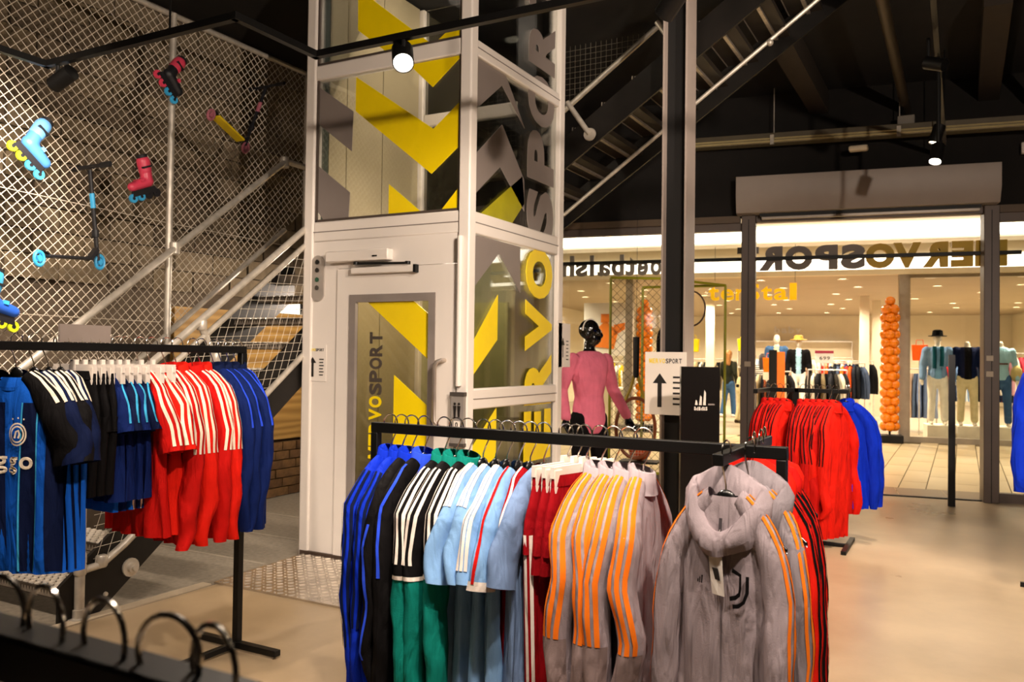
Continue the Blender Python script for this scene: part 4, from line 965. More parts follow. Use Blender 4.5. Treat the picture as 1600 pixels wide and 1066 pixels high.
def hand(g, w, d, s=1.0, up=(0, 0, 0)):
    """palm and five fingers from wrist w along d"""
    w, d = Vector(w), Vector(d).normalized(); side = d.cross(Vector((0, 1, 0)))
    side = side.normalized() if side.length > .1 else Vector((1, 0, 0))
    pal = w+d*.085*s; g.capsule(w, pal, .024*s, .034*s, sq=.55)
    for k in range(4):
        b = pal+side*(k-1.5)*.018*s; L = (.07, .08, .075, .058)[k]*s; q = b+d*L*.55; e = q+d*L*.4+Vector((0, -.018, 0))*s
        g.capsule(b, q, .0095*s, .009*s, 8); g.capsule(q, e, .009*s, .0075*s, 8)
    b = w+d*.035*s-side*.028*s; q = b+d*.035*s-side*.025*s; g.capsule(b, q, .0115*s, .010*s, 8); g.capsule(q, q+d*.03*s, .010*s, .008*s, 8)
def head_geo(g, c, s=1.0, turn=0.0):
    cx, cy, cz = c; ca, sa = math.cos(turn), math.sin(turn)
    def T(x, y, z): return (cx+s*(x*ca-y*sa), cy+s*(x*sa+y*ca), cz+s*z)
    def bl(x, y, z, a, b, h):
        gg = G().blob((0, 0, 0), (a, b, h), 14, 10); k = len(g.v)
        g.v += [T(x+v[0], y+v[1], z+v[2]) for v in gg.v]; g.f += [tuple(i+k for i in f) for f in gg.f]
    bl(0, .012, .03, .076, .096, .092); bl(0, -.022, -.045, .056, .068, .072); bl(0, -.055, -.088, .026, .022, .02)
    bl(0, -.098, -.022, .014, .02, .026); bl(0, -.088, .012, .045, .012, .016); bl(0, -.086, -.06, .024, .012, .007); bl(0, -.085, -.074, .021, .012, .007)
    for q in (-1, 1): bl(q*.076, .01, -.015, .009, .02, .032); bl(q*.031, -.079, -.006, .017, .014, .010)
def figure(name, label, cat, loc, rz, pose, colors, group=None, voxel=.016, scale=1.0, headed=True, female=False, hair=None, lean=0.0, turn=0.0, shoes=True, sleeve=1.0, jacket=None, topz=.86, hem_flare=0.0):
    """colors: skin, top, legs, shoe materials. One continuous body mesh; clothes are children"""
    t = thing(name, label, cat, loc, rz, group); t.scale = (scale,)*3
    A, Lg = pose['arms'], pose['legs']
    g = G(); torso(g, 0, female, lean); hz = 1.66; hy = -lean*.75
    g.capsule((0, hy*.85, 1.46), (0, hy, 1.56), .052, .05)
    if headed: head_geo(g, (0, hy-.01, hz), 1.0, turn)
    for a in A:
        limbs(g, a, (.052, .040, .028)); d = Vector(a[2])-Vector(a[1]); hand(g, a[2], d)
    for l in Lg:
        limbs(g, l, (.085, .055, .038)); f = Vector(l[2]); g.capsule(f+Vector((0, .02, -.045)), f+Vector((0, -.15, -.055)), .036, .026)
    body = obj('body', remesh('body', g, colors[0], voxel, 2), None, t)
    g = G(); torso(g, .016, female, lean)
    if topz < .9: g.capsule((0, 0, .9), (0, 0, topz+.09), .15+hem_flare, .15+hem_flare, 16, .75)
    for a in A:
        e = Vector(a[1])+(Vector(a[2])-Vector(a[1]))*max(0, sleeve*2-1) if sleeve > .5 else Vector(a[0])+(Vector(a[1])-Vector(a[0]))*sleeve*2
        if sleeve > .5: limbs(g, [a[0], a[1], tuple(e)], (.066, .055, .046))
        else: limbs(g, [a[0], tuple(e)], (.074, .07))
    obj('top', remesh('top', g, colors[1], voxel, 3), None, t)
    g = G(); g.capsule((0, 0, .86), (0, 0, 1.0), .155, .14, 16, .72)
    for l in Lg: limbs(g, [l[0], l[1], (l[2][0], l[2][1], l[2][2]+.03)], (.098, .072, .066))
    obj('trousers', remesh('trousers', g, colors[2], voxel, 2), None, t)
    if shoes:
        for l in Lg:
            f = Vector(l[2]); g = G().capsule(f+Vector((0, .035, -.035)), f+Vector((0, -.16, -.045)), .05, .038, 12); g.v = [(v[0], v[1], max(v[2], 0.0)) for v in g.v]
            obj('shoe', g, colors[3], t, smooth=170)
    if hair:
        g = G(); hb = Vector((0, hy+.012, hz+.025)); g.blob(tuple(hb), (.088, .104, .1), 14, 10)
        for x in (-.05, 0, .05): g.capsule((x, hy+.06, hz), (x*1.3, hy+.085, hz-.26), .05, .04)
        gg = remesh('hair', g, hair, .014, 2); obj('hair', gg, None, t)
    if jacket:
        g = G(); torso(g, .034, female, lean)
        for a in A: limbs(g, a, (.088, .07, .058))
        g.v = [v for v in g.v]; me = remesh('jacket', g, jacket, voxel, 2)
        import bmesh
        bm = bmesh.new(); bm.from_mesh(me)
        bmesh.ops.delete(bm, geom=[f for f in bm.faces if abs(f.calc_center_median().x) < .06 and f.calc_center_median().y < 0 and f.calc_center_median().z < 1.5 and f.calc_center_median().z > .8], context='FACES'); bm.to_mesh(me); bm.free()
        obj('jacket', me, None, t)
    return t
STAND = dict(arms=[[(-.19, 0, 1.42), (-.25, .03, 1.14), (-.27, -.05, .90)], [(.19, 0, 1.42), (.25, .03, 1.14), (.27, -.05, .90)]], legs=[[(-.09, 0, .9), (-.10, -.01, .49), (-.11, .02, .08)], [(.09, 0, .9), (.11, -.03, .49), (.12, -.04, .08)]])
WALK = dict(arms=[[(-.18, 0, 1.42), (-.24, .06, 1.15), (-.22, -.04, .93)], [(.18, 0, 1.42), (.24, -.02, 1.15), (.23, -.16, .98)]], legs=[[(-.08, 0, .9), (-.09, -.06, .49), (-.09, -.10, .08)], [(.08, 0, .9), (.09, .05, .49), (.09, .16, .09)]])
BEND = dict(arms=[[(-.18, -.12, 1.38), (-.22, -.22, 1.13), (-.16, -.40, 1.02)], [(.18, -.12, 1.38), (.22, -.22, 1.13), (.16, -.42, 1.05)]], legs=[[(-.08, 0, .9), (-.09, -.04, .49), (-.10, .02, .08)], [(.08, 0, .9), (.10, -.02, .49), (.11, .03, .08)]])
MN_white = mat('mannequin_cream', '#e8dac4', .4, var=.03); MN_blk = mat('mannequin_black', '#0a0908', .12, spec=.7, var=.02)
F_pink = fab('pink_fabric', '#e0748c'); F_jean = fab('denim', '#3f5f86'); F_ljean = fab('light_denim', '#7d9cc0'); F_beige = fab('beige_trousers', '#d8c79a'); F_wtrou = fab('off_white_trousers', '#efe6d4')
F_ltblue = fab('pale_blue_knit', '#9cc4d4'); F_green = fab('dark_green_jacket', '#26281c'); F_skin = mat('skin', '#c99a78', .55, var=.05); F_hair = mat('blond_hair', '#a06a30', .6, var=.3, scale=40); F_yel = fab('yellow_shirt', '#e8c81a')
PINKP = dict(arms=[[(-.19, 0, 1.42), (-.27, .05, 1.16), (-.30, -.06, .93)], [(.19, 0, 1.42), (.29, .02, 1.16), (.37, -.08, .93)]], legs=STAND['legs'])
pm = figure('mannequin', 'glossy black mannequin in a pink long-sleeved top beside the lift', 'mannequin', (-2.96, 6.95, .03), R(62), PINKP, (MN_blk, F_pink, fab('black_tights', '#0d0b0c'), M_black), voxel=.011, scale=1.02, shoes=False, topz=.8, hem_flare=.02, turn=R(42))
obj('base_plate', G().lathe([(.2, -.03), (.2, -.01), (.19, 0)], 28), mat('glass_plate', '#9a948a', .2, .5), pm)
obj('headband', G().tube([(.083*math.cos(a), -.01+.03*math.sin(a)*0, 1.68+.1*math.sin(a)) for a in [R(d) for d in range(0, 181, 15)]], .009, 8), M_whiteplastic, pm)
o = figure('mannequin', 'headless window mannequin in light denim jacket, teal scarf and white trousers', 'mannequin', SW(1.2, 7.65, .3), SF_A, STAND, (MN_white, fab('check_blue_blouse', '#7fb0d8'), F_wtrou, MN_white), 'window mannequins', .018, 1.0, headed=True, shoes=False, jacket=F_ljean, female=True)
obj('scarf', G().tube([(-.07, -.13, 1.5), (-.07, -.17, 1.3), (-.075, -.17, 1.08)], .035, 8).tube([(.06, -.13, 1.5), (.06, -.17, 1.3), (.05, -.17, 1.12)], .035, 8), fab('teal_scarf', '#0d4a56'), o)
obj('hat', G().lathe([(.17, 0), (.16, .012), (.1, .02), (.09, .11), (.05, .13)], 20, (0, 0, 1.7)), F_blk, o)
o = figure('mannequin', 'window mannequin in navy jacket, black top and beige trousers', 'mannequin', SW(1.71, 7.65, .3), SF_A, STAND, (MN_white, F_blk, F_beige, MN_white), 'window mannequins', .018, 1.0, headed=False, shoes=False, jacket=F_dnavy, female=True)
o = figure('mannequin', 'window mannequin in pale blue sweater and blue jeans behind the entrance post', 'mannequin', SW(2.27, 7.65, .3), SF_A, STAND, (MN_white, F_ltblue, F_jean, MN_white), 'window mannequins', .018, 1.0, headed=False, shoes=False, female=True)
obj('knit_band', G().box(-.1, .1, -.135, -.128, 1.17, 1.2), fab('band_brown', '#5d3f38'), o)
obj('shoulder_bag', G().blob((.26, -.02, 1.0), (.1, .06, .16)), fab('straw_bag', '#cbb67a'), o)
for i, (u, v) in enumerate(((1.2, 7.65), (1.71, 7.65), (2.27, 7.65))):
    tag(obj('display_plinth', G().box(-.21, .21, -.3, .3, 0, .3), mat('plinth_white', '#efe3cc', .5), None, loc=SW(u, v, 0), rot=(0, 0, SF_A), bev=.005), ['white plinth under the mannequin with the teal scarf', 'white plinth under the mannequin in beige trousers', 'white plinth under the mannequin in blue jeans'][i], 'plinth', 'window plinths')
# people in the shop opposite
figure('person', 'person with long fair hair, dark jacket and blue jeans in the shop opposite', 'person', SW(-3.08, 12.1, 0), SF_A+R(150), WALK, (F_skin, F_green, F_jean, M_whiteplastic), None, .016, .98, female=True, hair=F_hair, topz=.84)
figure('person', 'person in black jacket and beige trousers leaning over a display', 'person', SW(-2.63, 10.1, 0), SF_A+R(120), BEND, (F_skin, F_blk, F_beige, fab('brown_shoe', '#4a3a2c')), None, .016, .97, lean=.35, hair=F_hair, topz=.8)
sp_m = mat('striped', '#d8cdbd', .8); nt = sp_m.node_tree
wv = nt.nodes.new('ShaderNodeTexWave'); wv.bands_direction = 'Z'; wv.inputs['Scale'].default_value = 6; tcn = nt.nodes.new('ShaderNodeTexCoord'); nt.links.new(tcn.outputs['Object'], wv.inputs['Vector'])
cr = nt.nodes.new('ShaderNodeValToRGB'); cr.color_ramp.interpolation = 'CONSTANT'; cr.color_ramp.elements[0].color = (.01, .01, .015, 1); cr.color_ramp.elements[1].position = .5; cr.color_ramp.elements[1].color = (.75, .7, .6, 1)
nt.links.new(wv.outputs['Fac'], cr.inputs[0]); nt.links.new(cr.outputs[0], nt.nodes['Principled BSDF'].inputs['Base Color'])
figure('person', 'person in a black and white striped top half hidden by the entrance post', 'person', SW(-2.2, 11.0, 0), SF_A+R(200), STAND, (F_skin, sp_m, F_blk, M_whiteplastic), None, .016, .93, female=True, hair=mat('dark_hair', '#2a1a10', .6), topz=.8)
# mannequins deeper in the shop
o = figure('mannequin', 'cream mannequin in denim jacket deep in the shop opposite', 'mannequin', SW(-1.87, 11.2, .35), SF_A, STAND, (MN_white, F_beige, F_wtrou, MN_white), 'inner mannequins', .02, 1.0, shoes=False, jacket=F_jean, female=True)
o = figure('mannequin', 'cream mannequin with straw hat and dark waistcoat in the shop opposite', 'mannequin', SW(-1.36, 11.0, .3), SF_A, STAND, (MN_white, F_ltblue, F_wtrou, MN_white), 'inner mannequins', .02, .98, shoes=False, jacket=F_blk, female=True)
obj('straw_hat', G().lathe([(.2, 0), (.19, .015), (.11, .02), (.1, .1), (.06, .12)], 20, (0, 0, 1.73)), mat('straw', '#c99a3a', .7), o)
figure('mannequin', 'small cream mannequin in a yellow shirt behind the pink top', 'mannequin', SW(-5.72, 8.0, .3), SF_A, STAND, (MN_white, F_yel, F_beige, MN_white), 'inner mannequins', .02, .55, headed=True, shoes=False, sleeve=.4)
for i, (u, v, h) in enumerate(((-1.87, 11.2, .35), (-1.36, 11.0, .3), (-5.72, 8.0, .3))):
    tag(obj('display_plinth', G().box(-.3, .3, -.3, .3, 0, h), mat('plinth_white', '#efe3cc', .5), None, loc=SW(u, v, 0), rot=(0, 0, SF_A), bev=.005), ['plinth of the mannequin in denim deep in the shop opposite', 'plinth of the mannequin with the straw hat', 'plinth of the small mannequin in yellow'][i], 'plinth', 'inner plinths')
# ================================================================== BALLOON COLUMNS
bal = mesh('balloon', G().lathe([(.004, -.11), (.04, -.095), (.078, -.05), (.093, .0), (.08, .05), (.05, .08), (.012, .093)], 14), mat('orange_balloon', '#ff8a08', .25, spec=.6, var=.03), 170)
for i, (u, v) in enumerate(((.28, 6.72), (-4.33, 6.8))):
    t = thing('balloon_column', ['tall column of orange balloons beside the window of the shop opposite', 'column of orange balloons behind the giant racket'][i], 'balloon column', SW(u, v, 0), SF_A, 'balloon columns')
    obj('base', G().box(-.22, .22, -.18, .18, 0, .14), M_black, t, bev=.01); obj('pole', G().tube([(0, 0, .1), (0, 0, 2.5)], .02, 8), M_black, t)
    for k in range(16):
        for j in range(4 if k < 15 else 1):
            a = math.pi/2*j+(math.pi/4 if k % 2 else 0)+k*.06; r = .085 if k < 15 else 0
            obj('balloon', bal, None, t, loc=(r*math.cos(a), r*math.sin(a), .3+k*.155), rot=(R(70)*math.sin(a)*-1+random.uniform(-.1, .1), R(70)*math.cos(a), 0))
# ================================================================== SHOP OPPOSITE: sign, racks, posters
M_tsy = emit('sign_yellow', '#ffc400', .5); M_tsy.node_tree.nodes['Principled BSDF'].inputs['Base Color'].default_value = (.9, .5, .0, 1)
ts = sthing('store_sign', 'yellow lower-case name sign of the shop opposite', 'sign')
chs = 'terStal'; tw_ = [.2, .25, .17, .24, .2, .25, .13]; us = [-3.02]
for w in tw_: us.append(us[-1]+w+.035)
def tsp(i, ch):
    P, F, asp, a, b = glyph(ch, .022); k = .46
    return ((us[i], 6.6, 2.66+max(0, a)*k), (tw_[i], 0, 0), (0, 0, (b-max(0, a))*k), (0, -.05, 0))
letters(ts, 'letter', chs, lambda i: M_tsy, tsp, .022)
obj('sign_wire', G().tube([(-2.9, 6.57, 3.05), (-2.9, 6.57, 3.73)], .004, 5).tube([(-1.4, 6.57, 3.0), (-1.4, 6.57, 3.73)], .004, 5), M_black, ts)
by = sthing('wall_sign', 'white raised word baby on the back wall of the shop opposite', 'sign')
letters(by, 'letter', 'baby', lambda i: M_whiteplastic, lambda i, ch: ((-2.3+i*.25, FV+15.49, 2.52+(glyph(ch, .03)[3])*.35), (.2, 0, 0), (0, 0, (glyph(ch, .03)[4]-glyph(ch, .03)[3])*.35), (0, -.04, 0)), .03)
mini = {}
def mini_mesh(col, kind):
    k = (col, kind)
    if k in mini: return mini[k]
    m = fab('shop_cloth_'+col, col); B = Body(ROWS, .8, .015, 32, len(mini)); g = B.geo(n=16, m=9)
    if kind == 'top':
        for s in (-1, 1):
            S = Sleeve(LONG[0], LONG[1], s, .9, 1); gg = S.geo(n=8, m=8); b = len(g.v); g.v += gg.v; g.f += [tuple(i+b for i in f) for f in gg.f]
    else:
        g = Body([(-.1, .15, .03), (-.3, .18, .05), (-1.05, .17, .05)], .8, .02, 40, len(mini)).geo(n=16, m=9)
    mini[k] = mesh('shop_garment', g, m, 170); return mini[k]
SHOPR = [  # u, v, length, z, colours, place
 (-2.0, 9.2, 1.0, 1.25, ['#2a2a2e', '#efe3d2', '#3a4a66', '#c9b48a', '#1c1c20', '#8d4a2a'], 'rack of mixed tops just inside the shop opposite', 'front'),
 (-.75, 9.3, .8, 1.3, ['#2b2620', '#d9cdb4', '#1a1a1c', '#7a6a4c', '#111114', '#2c2c30'], 'rack with dark waistcoats under the price sign', 'waistcoat'),
 (-.35, 11.5, 1.0, 1.45, ['#b02a1c', '#e2571c', '#20222a', '#17181c', '#445066', '#d96a20'], 'rack with orange and black clothes before the back wall', 'orange'),
 (.0, 13.6, 1.0, 1.5, ['#14161c', '#1d2433', '#e6dcc8', '#2a3a5a', '#111111', '#1e2a44'], 'rack of dark clothes by the white column', 'column'),
 (-2.2, 17.0, 1.6, 1.6, ['#e9dfd0', '#51698c', '#c7a784', '#a9b7c4', '#efe6da', '#7a8aa0'], 'rack below the word baby on the back wall', 'baby'),
 (-.6, 18.0, 1.6, 1.6, ['#e9dfd0', '#d9a9a0', '#c7a784', '#a04a40', '#efe6da', '#e2d2b2'], 'rack of pale clothes at the back wall', 'back'),
 (2.2, 10.6, 1.6, 1.5, ['#51698c', '#7d9cc0', '#efe6da', '#2a3a5a', '#b02a2a', '#1d2433'], 'rack of denim behind the window mannequins', 'denim'),
 (1.0, 9.6, .9, 1.35, ['#7a8ab0', '#6b7a98', '#d8b8a0', '#8893a8', '#c8a890', '#56657f'], 'rack of jeans left of the window mannequins', 'jeans'),
 (3.1, 9.4, 1.2, 1.7, ['#b01a2a', '#e9dfd0', '#8d1a2a', '#d9a0a8', '#efe6da', '#c43a4a'], 'rack of red and pale clothes at the right', 'right'),
 (-5.4, 10.4, 1.6, 1.4, ['#e9dfd0', '#c9a020', '#b8b0a0', '#6a5a48', '#d8c8a8', '#efe6da'], 'rack of pale clothes behind the left window', 'left'),
 (-3.7, 13.5, 1.4, 1.5, ['#111114', '#efe6da', '#2a3a2a', '#c9b48a', '#1c1c20', '#d9cdb4'], 'rack with bags near the walking person', 'bags'),
]
for u, v, ln, z, cols, lab, gname in SHOPR:
    t = thing('shop_rack', 'grey '+lab, 'rack', SW(u, v, 0), SF_A, 'racks in the shop opposite')
    obj('rail', G().tube([(-ln/2, 0, z), (ln/2, 0, z)], .014, 8), M_galv, t)
    for x in (-ln/2, ln/2): obj('upright', G().tube([(x, 0, 0), (x, 0, z)], .014, 8), M_galv, t); obj('foot', G().tube([(x, -.25, .015), (x, .25, .015)], .014, 8), M_galv, t)
    n = int(ln/.085)
    for k in range(n):
        c = cols[k % len(cols)]; mm = mini_mesh(c, 'top' if gname not in ('jeans',) else 'leg')
        o = obj('shop_garment', mm, None, None, loc=SW(u-ln/2+.05+k*(ln-.1)/max(1, n-1), v, z), rot=(0, 0, SF_A+R(90+random.uniform(-25, 25))))
        tag(o, ORD[k]+' garment on the '+lab, 'garment', 'garments on the '+lab)
# wall shelves with folded stacks at the back wall, price sign, bags, posters
t = sthing('price_sign', 'white price card with a dark red top edge above a rack', 'sign')
obj('card', G().box(-1.0, -.6, 10.0, 10.02, 1.45, 1.72), M_paper, t); obj('header', G().box(-1.0, -.6, 9.99, 10.0, 1.67, 1.73), mat('card_red', '#9a1a3a', .5), t); obj('stand', G().tube([(-.8, 10.03, 0), (-.8, 10.03, 1.5)], .01, 6), M_galv, t)
letters(t, 'digit', '699', lambda i: M_ink, lambda i, ch: ((-.9+i*.08, 9.998, 1.52), (.06, 0, 0), (0, 0, .08), (0, -.003, 0)), .01)
for i, (u, v, z, c, lab) in enumerate(((-3.86, 11.0, 1.7, '#e8c81a', 'yellow bag on a stand near the walking person'), (-2.75, 12.5, 1.75, '#f0d020', 'yellow bag beside the entrance post'), (-1.95, 9.1, 1.25, '#f07818', 'orange bag hung on the front rack of the shop opposite'), (1.0, 8.6, 1.55, '#e85a18', 'round orange card behind the denim mannequin'), (-5.4, 8.2, 1.1, '#e8d020', 'yellow bag in the left window of the shop opposite'))):
    t = thing('shopping_bag', lab, 'bag', SW(u, v, z), SF_A, 'bright bags in the shop opposite')
    obj('bag_body', G().prism([(-.13, -.02), (.13, -.02), (.15, .3), (-.15, .3)], -.05, .05, 'y'), fab('bag'+c, c), t, bev=.01); obj('bag_handle', G().tube([(-.07, 0, .3), (-.06, 0, .4), (.06, 0, .4), (.07, 0, .3)], .008, 6), fab('bag'+c, c), t)
    if z > 1.3: obj('stand', G().tube([(0, .06, -z), (0, .06, .1)], .012, 6), M_galv, t)
    else: obj('stand', G().box(-.14, .14, -.1, .1, -z, -.02), M_cream, t)
t = sthing('wall_poster', 'white poster with an orange figure in the left window of the shop opposite', 'poster')
obj('sheet', G().box(-6.0, -4.95, 8.3, 8.33, 1.55, 2.75), M_paper, t)
for q in ([(-5.75, 1.75), (-5.3, 1.7), (-5.2, 2.1), (-5.5, 2.35), (-5.8, 2.05)], [(-5.6, 2.3), (-5.4, 2.3), (-5.35, 2.5), (-5.6, 2.5)], [(-5.3, 2.0), (-5.05, 2.15), (-5.05, 2.3), (-5.3, 2.25)]):
    obj('orange_print', G().prism(q, 8.29, 8.3, 'y'), mat('print_orange', '#f08018', .6), t, smooth=0)
for q in (-5.9, -5.05): obj('leg', G().box(q-.02, q+.02, 8.3, 8.33, 0, 1.56), M_galv, t)
t = sthing('display_counter', 'white counter with bags behind the left shop window', 'counter')
obj('top', G().box(-6.3, -4.85, 8.5, 9.1, .78, .82), M_whiteplastic, t); obj('body', G().box(-6.25, -4.9, 8.55, 9.05, 0, .78), M_cream, t)
t = sthing('sign_pillar', 'black and orange standing sign strip inside the shop opposite', 'sign')
obj('black_strip', G().box(-1.95, -1.78, 8.6, 8.64, .3, 1.72), M_black, t); obj('orange_strip', G().box(-1.78, -1.62, 8.6, 8.64, .3, 1.68), mat('strip_orange', '#e8701c', .5), t); obj('base', G().box(-2.0, -1.57, 8.45, 8.8, 0, .3), M_black, t)
t = sthing('wall_shelf', 'long lit shelf with folded clothes on the back wall of the shop opposite', 'shelf')
obj('board', G().box(-3.6, .4, FV+15.1, FV+15.5, 2.18, 2.22), M_whiteplastic, t); obj('board', G().box(-3.6, .4, FV+15.1, FV+15.5, 1.2, 1.24), M_whiteplastic, t)
for q in (-3.6, .38): obj('bracket', G().box(q, q+.02, FV+15.1, FV+15.5, 0, 2.2), M_whiteplastic, t)
# ================================================================== DISPLAY NEAR THE SHOP WINDOW
M_lime = mat('lime_tube', '#9a9a18', .45, var=.05)
cg = sthing('display_cage', 'lime green tube frame with wire mesh holding sports display', 'display stand')
V0 = -1.5
def ctube(pts, r=.014): return obj('frame_tube', G().tube(pts, r, 8), M_lime, cg)
ctube([(-3.18, V0, 0), (-3.18, V0, 2.36)]); ctube([(-2.62, V0, 0), (-2.62, V0, 2.34)]); ctube([(-3.18, V0, 2.36), (-2.62, V0, 2.34)]); ctube([(-3.18, V0, .3), (-2.62, V0, .3)])
ctube([(-2.03, V0+.5, 0), (-2.03, V0+.5, 2.3)]); ctube([(-2.62, V0, 2.34), (-2.03, V0+.5, 2.3)]); ctube([(-2.9, V0+.35, 0), (-2.9, V0+.35, 2.28)]); ctube([(-2.9, V0+.35, 2.28), (-2.03, V0+.5, 2.3)])
g = net([(1, 0, -2.62), (-1, 0, 3.18), (0, 1, 2.35), (0, -1, -.3)], (-2.9, 1.3), [(1, 1), (1, -1)], .06, .002, lambda a, b, k: (a, V0+.004*k, b))
o = obj('wire_mesh', g, mat('mesh_dark', '#5a5440', .5, .5), cg, smooth=0, fix=False); o['kind'] = 'stuff'
rk = thing('giant_racket', 'oversized wooden tennis racket hanging upside down behind the rack', 'racket', SW(-2.86, V0-.2, 1.1), SF_A+R(8))
obj('head_frame', G().tube([(.2*math.cos(a), 0, -.32+.31*math.sin(a)) for a in [2*math.pi*k/32 for k in range(32)]], .018, 8, closed=True), mat('racket_wood', '#7a3c16', .4), rk)
obj('throat', G().tube([(-.15, 0, -.14), (-.05, 0, .1), (-.02, 0, .22)], .016, 8).tube([(.15, 0, -.14), (.05, 0, .1), (.02, 0, .22)], .016, 8), mat('racket_lime', '#a08818', .4), rk)
obj('grip', G().tube([(0, 0, .2), (0, 0, .62)], [.03, .036], 10), M_black, rk)
g = G()
for k in range(-6, 7):
    x = k*.03; h = .31*math.sqrt(max(0, 1-(x/.2)**2)); g.tube([(x, 0, -.32-h), (x, 0, -.32+h)], .0015, 4)
for k in range(-9, 10):
    z = k*.032; h = .2*math.sqrt(max(0, 1-(z/.31)**2)); g.tube([(-h, .003, -.32+z), (h, .003, -.32+z)], .0015, 4)
o = obj('strings', g, M_wire, rk, smooth=0); o['kind'] = 'stuff'
obj('hang_wire', G().tube([(0, 0, .6), (0, 0, 1.95)], .002, 5), M_black, rk)
tag(obj('basketball', G().blob((0, 0, 0), (.12, .12, .12), 20, 14), mat('basketball', '#c8501c', .7, bump=.3, bscale=200), None, loc=SW(-2.84, V0-.05, .55), smooth=170), 'orange basketball in the mesh cage below the racket', 'ball')
t = thing('ball_shelf', 'small shelf carrying the orange basketball', 'shelf', SW(-2.84, V0-.05, 0), SF_A)
obj('board', G().box(-.2, .2, -.12, .12, .41, .43), M_black, t); obj('leg', G().tube([(0, 0, 0), (0, 0, .41)], .015, 8), M_black, t)
t = thing('hanging_jacket', 'black jacket hanging in the display cage beside the column', 'jacket', SW(-2.55, V0+.25, 2.0), SF_A+R(60))
B = Body(ROWS, .9, .014, 30, 1); obj('body', B.geo(), F_blk, t, smooth=170)
for s in (-1, 1): obj('sleeve', Sleeve(LONG[0], LONG[1], s, .9, 2).geo(), F_blk, t, smooth=170)
tag(obj('basketball_hoop', G().tube([(.16*math.cos(a), 0, .19*math.sin(a)) for a in [2*math.pi*k/28 for k in range(28)]], .009, 8, closed=True), mat('hoop_brown', '#3a2216', .5), None, loc=SW(-2.38, V0+.3, 2.04), rot=(0, 0, SF_A)), 'dark ring hanging in the display cage right of the column', 'ring')
# black column with the paper notice, advertising block
cl = thing('steel_column', 'black steel H-section column in front of the stairs', 'column', (-1.9, 6.16, 0))
M_colg = mat('column_grey', '#a3958c', .45, var=.04)
obj('flange', G().box(-2.0, -1.985, 6.05, 6.28, 0, 4.62), M_colg, cl, world=True); obj('flange', G().box(-1.825, -1.81, 6.05, 6.28, 0, 4.62), M_colg, cl, world=True); obj('web', G().box(-1.985, -1.825, 6.12, 6.15, 0, 4.62), M_blackw, cl, world=True)
nb = thing('paper_notice', 'white paper notice with an up arrow on the black column', 'notice', (-1.93, 6.03, 1.32))
def nf(name, g, m, par, **k):
    o = obj(name, g, m, par or nb, **k); return o
notice(None, -.18, .14, -.24, .23, 0, fn=nf)
t = thing('advertising_block', 'tall glossy black display block with white sports logo', 'display block', (-1.52, 5.42, 0), R(22))
obj('block', G().box(-.125, .125, -.05, .05, 0, 1.45), mat('gloss_black', '#1a1716', .12, spec=.6, var=.03), t, bev=.004)
for k in range(3):
    x = -.035+k*.026; h = (.035, .065, .1)[k]
    obj('logo_bar', G().prism([(x, 1.2), (x+.018, 1.2), (x+.018-.0, 1.2+h*.8), (x+.008, 1.2+h)] if k else [(x, 1.2), (x+.018, 1.2), (x+.014, 1.2+h*.75), (x+.006, 1.2+h)], -.054, -.05, 'y'), M_whiteplastic, t, smooth=0)
letters(t, 'logo_letter', 'adidas', lambda i: M_whiteplastic, lambda i, ch: ((-.04+i*.0145, -.05, 1.165), (.0125, 0, 0), (0, 0, .024), (0, -.004, 0)), .03)
obj('sticker', G().box(.05, .09, -.054, -.05, 1.2, 1.21), M_grey, t)
tag(obj('security_gate', G().prism([(-.035, 0), (.035, 0), (.03, 1.58), (-.03, 1.58)], -.012, .012, 'y'), mat('gate_black', '#0d0b0a', .3), None, loc=SW(.235, -.5, 0), rot=(0, 0, SF_A)), 'slim black security gate standing in the shop entrance', 'security gate')
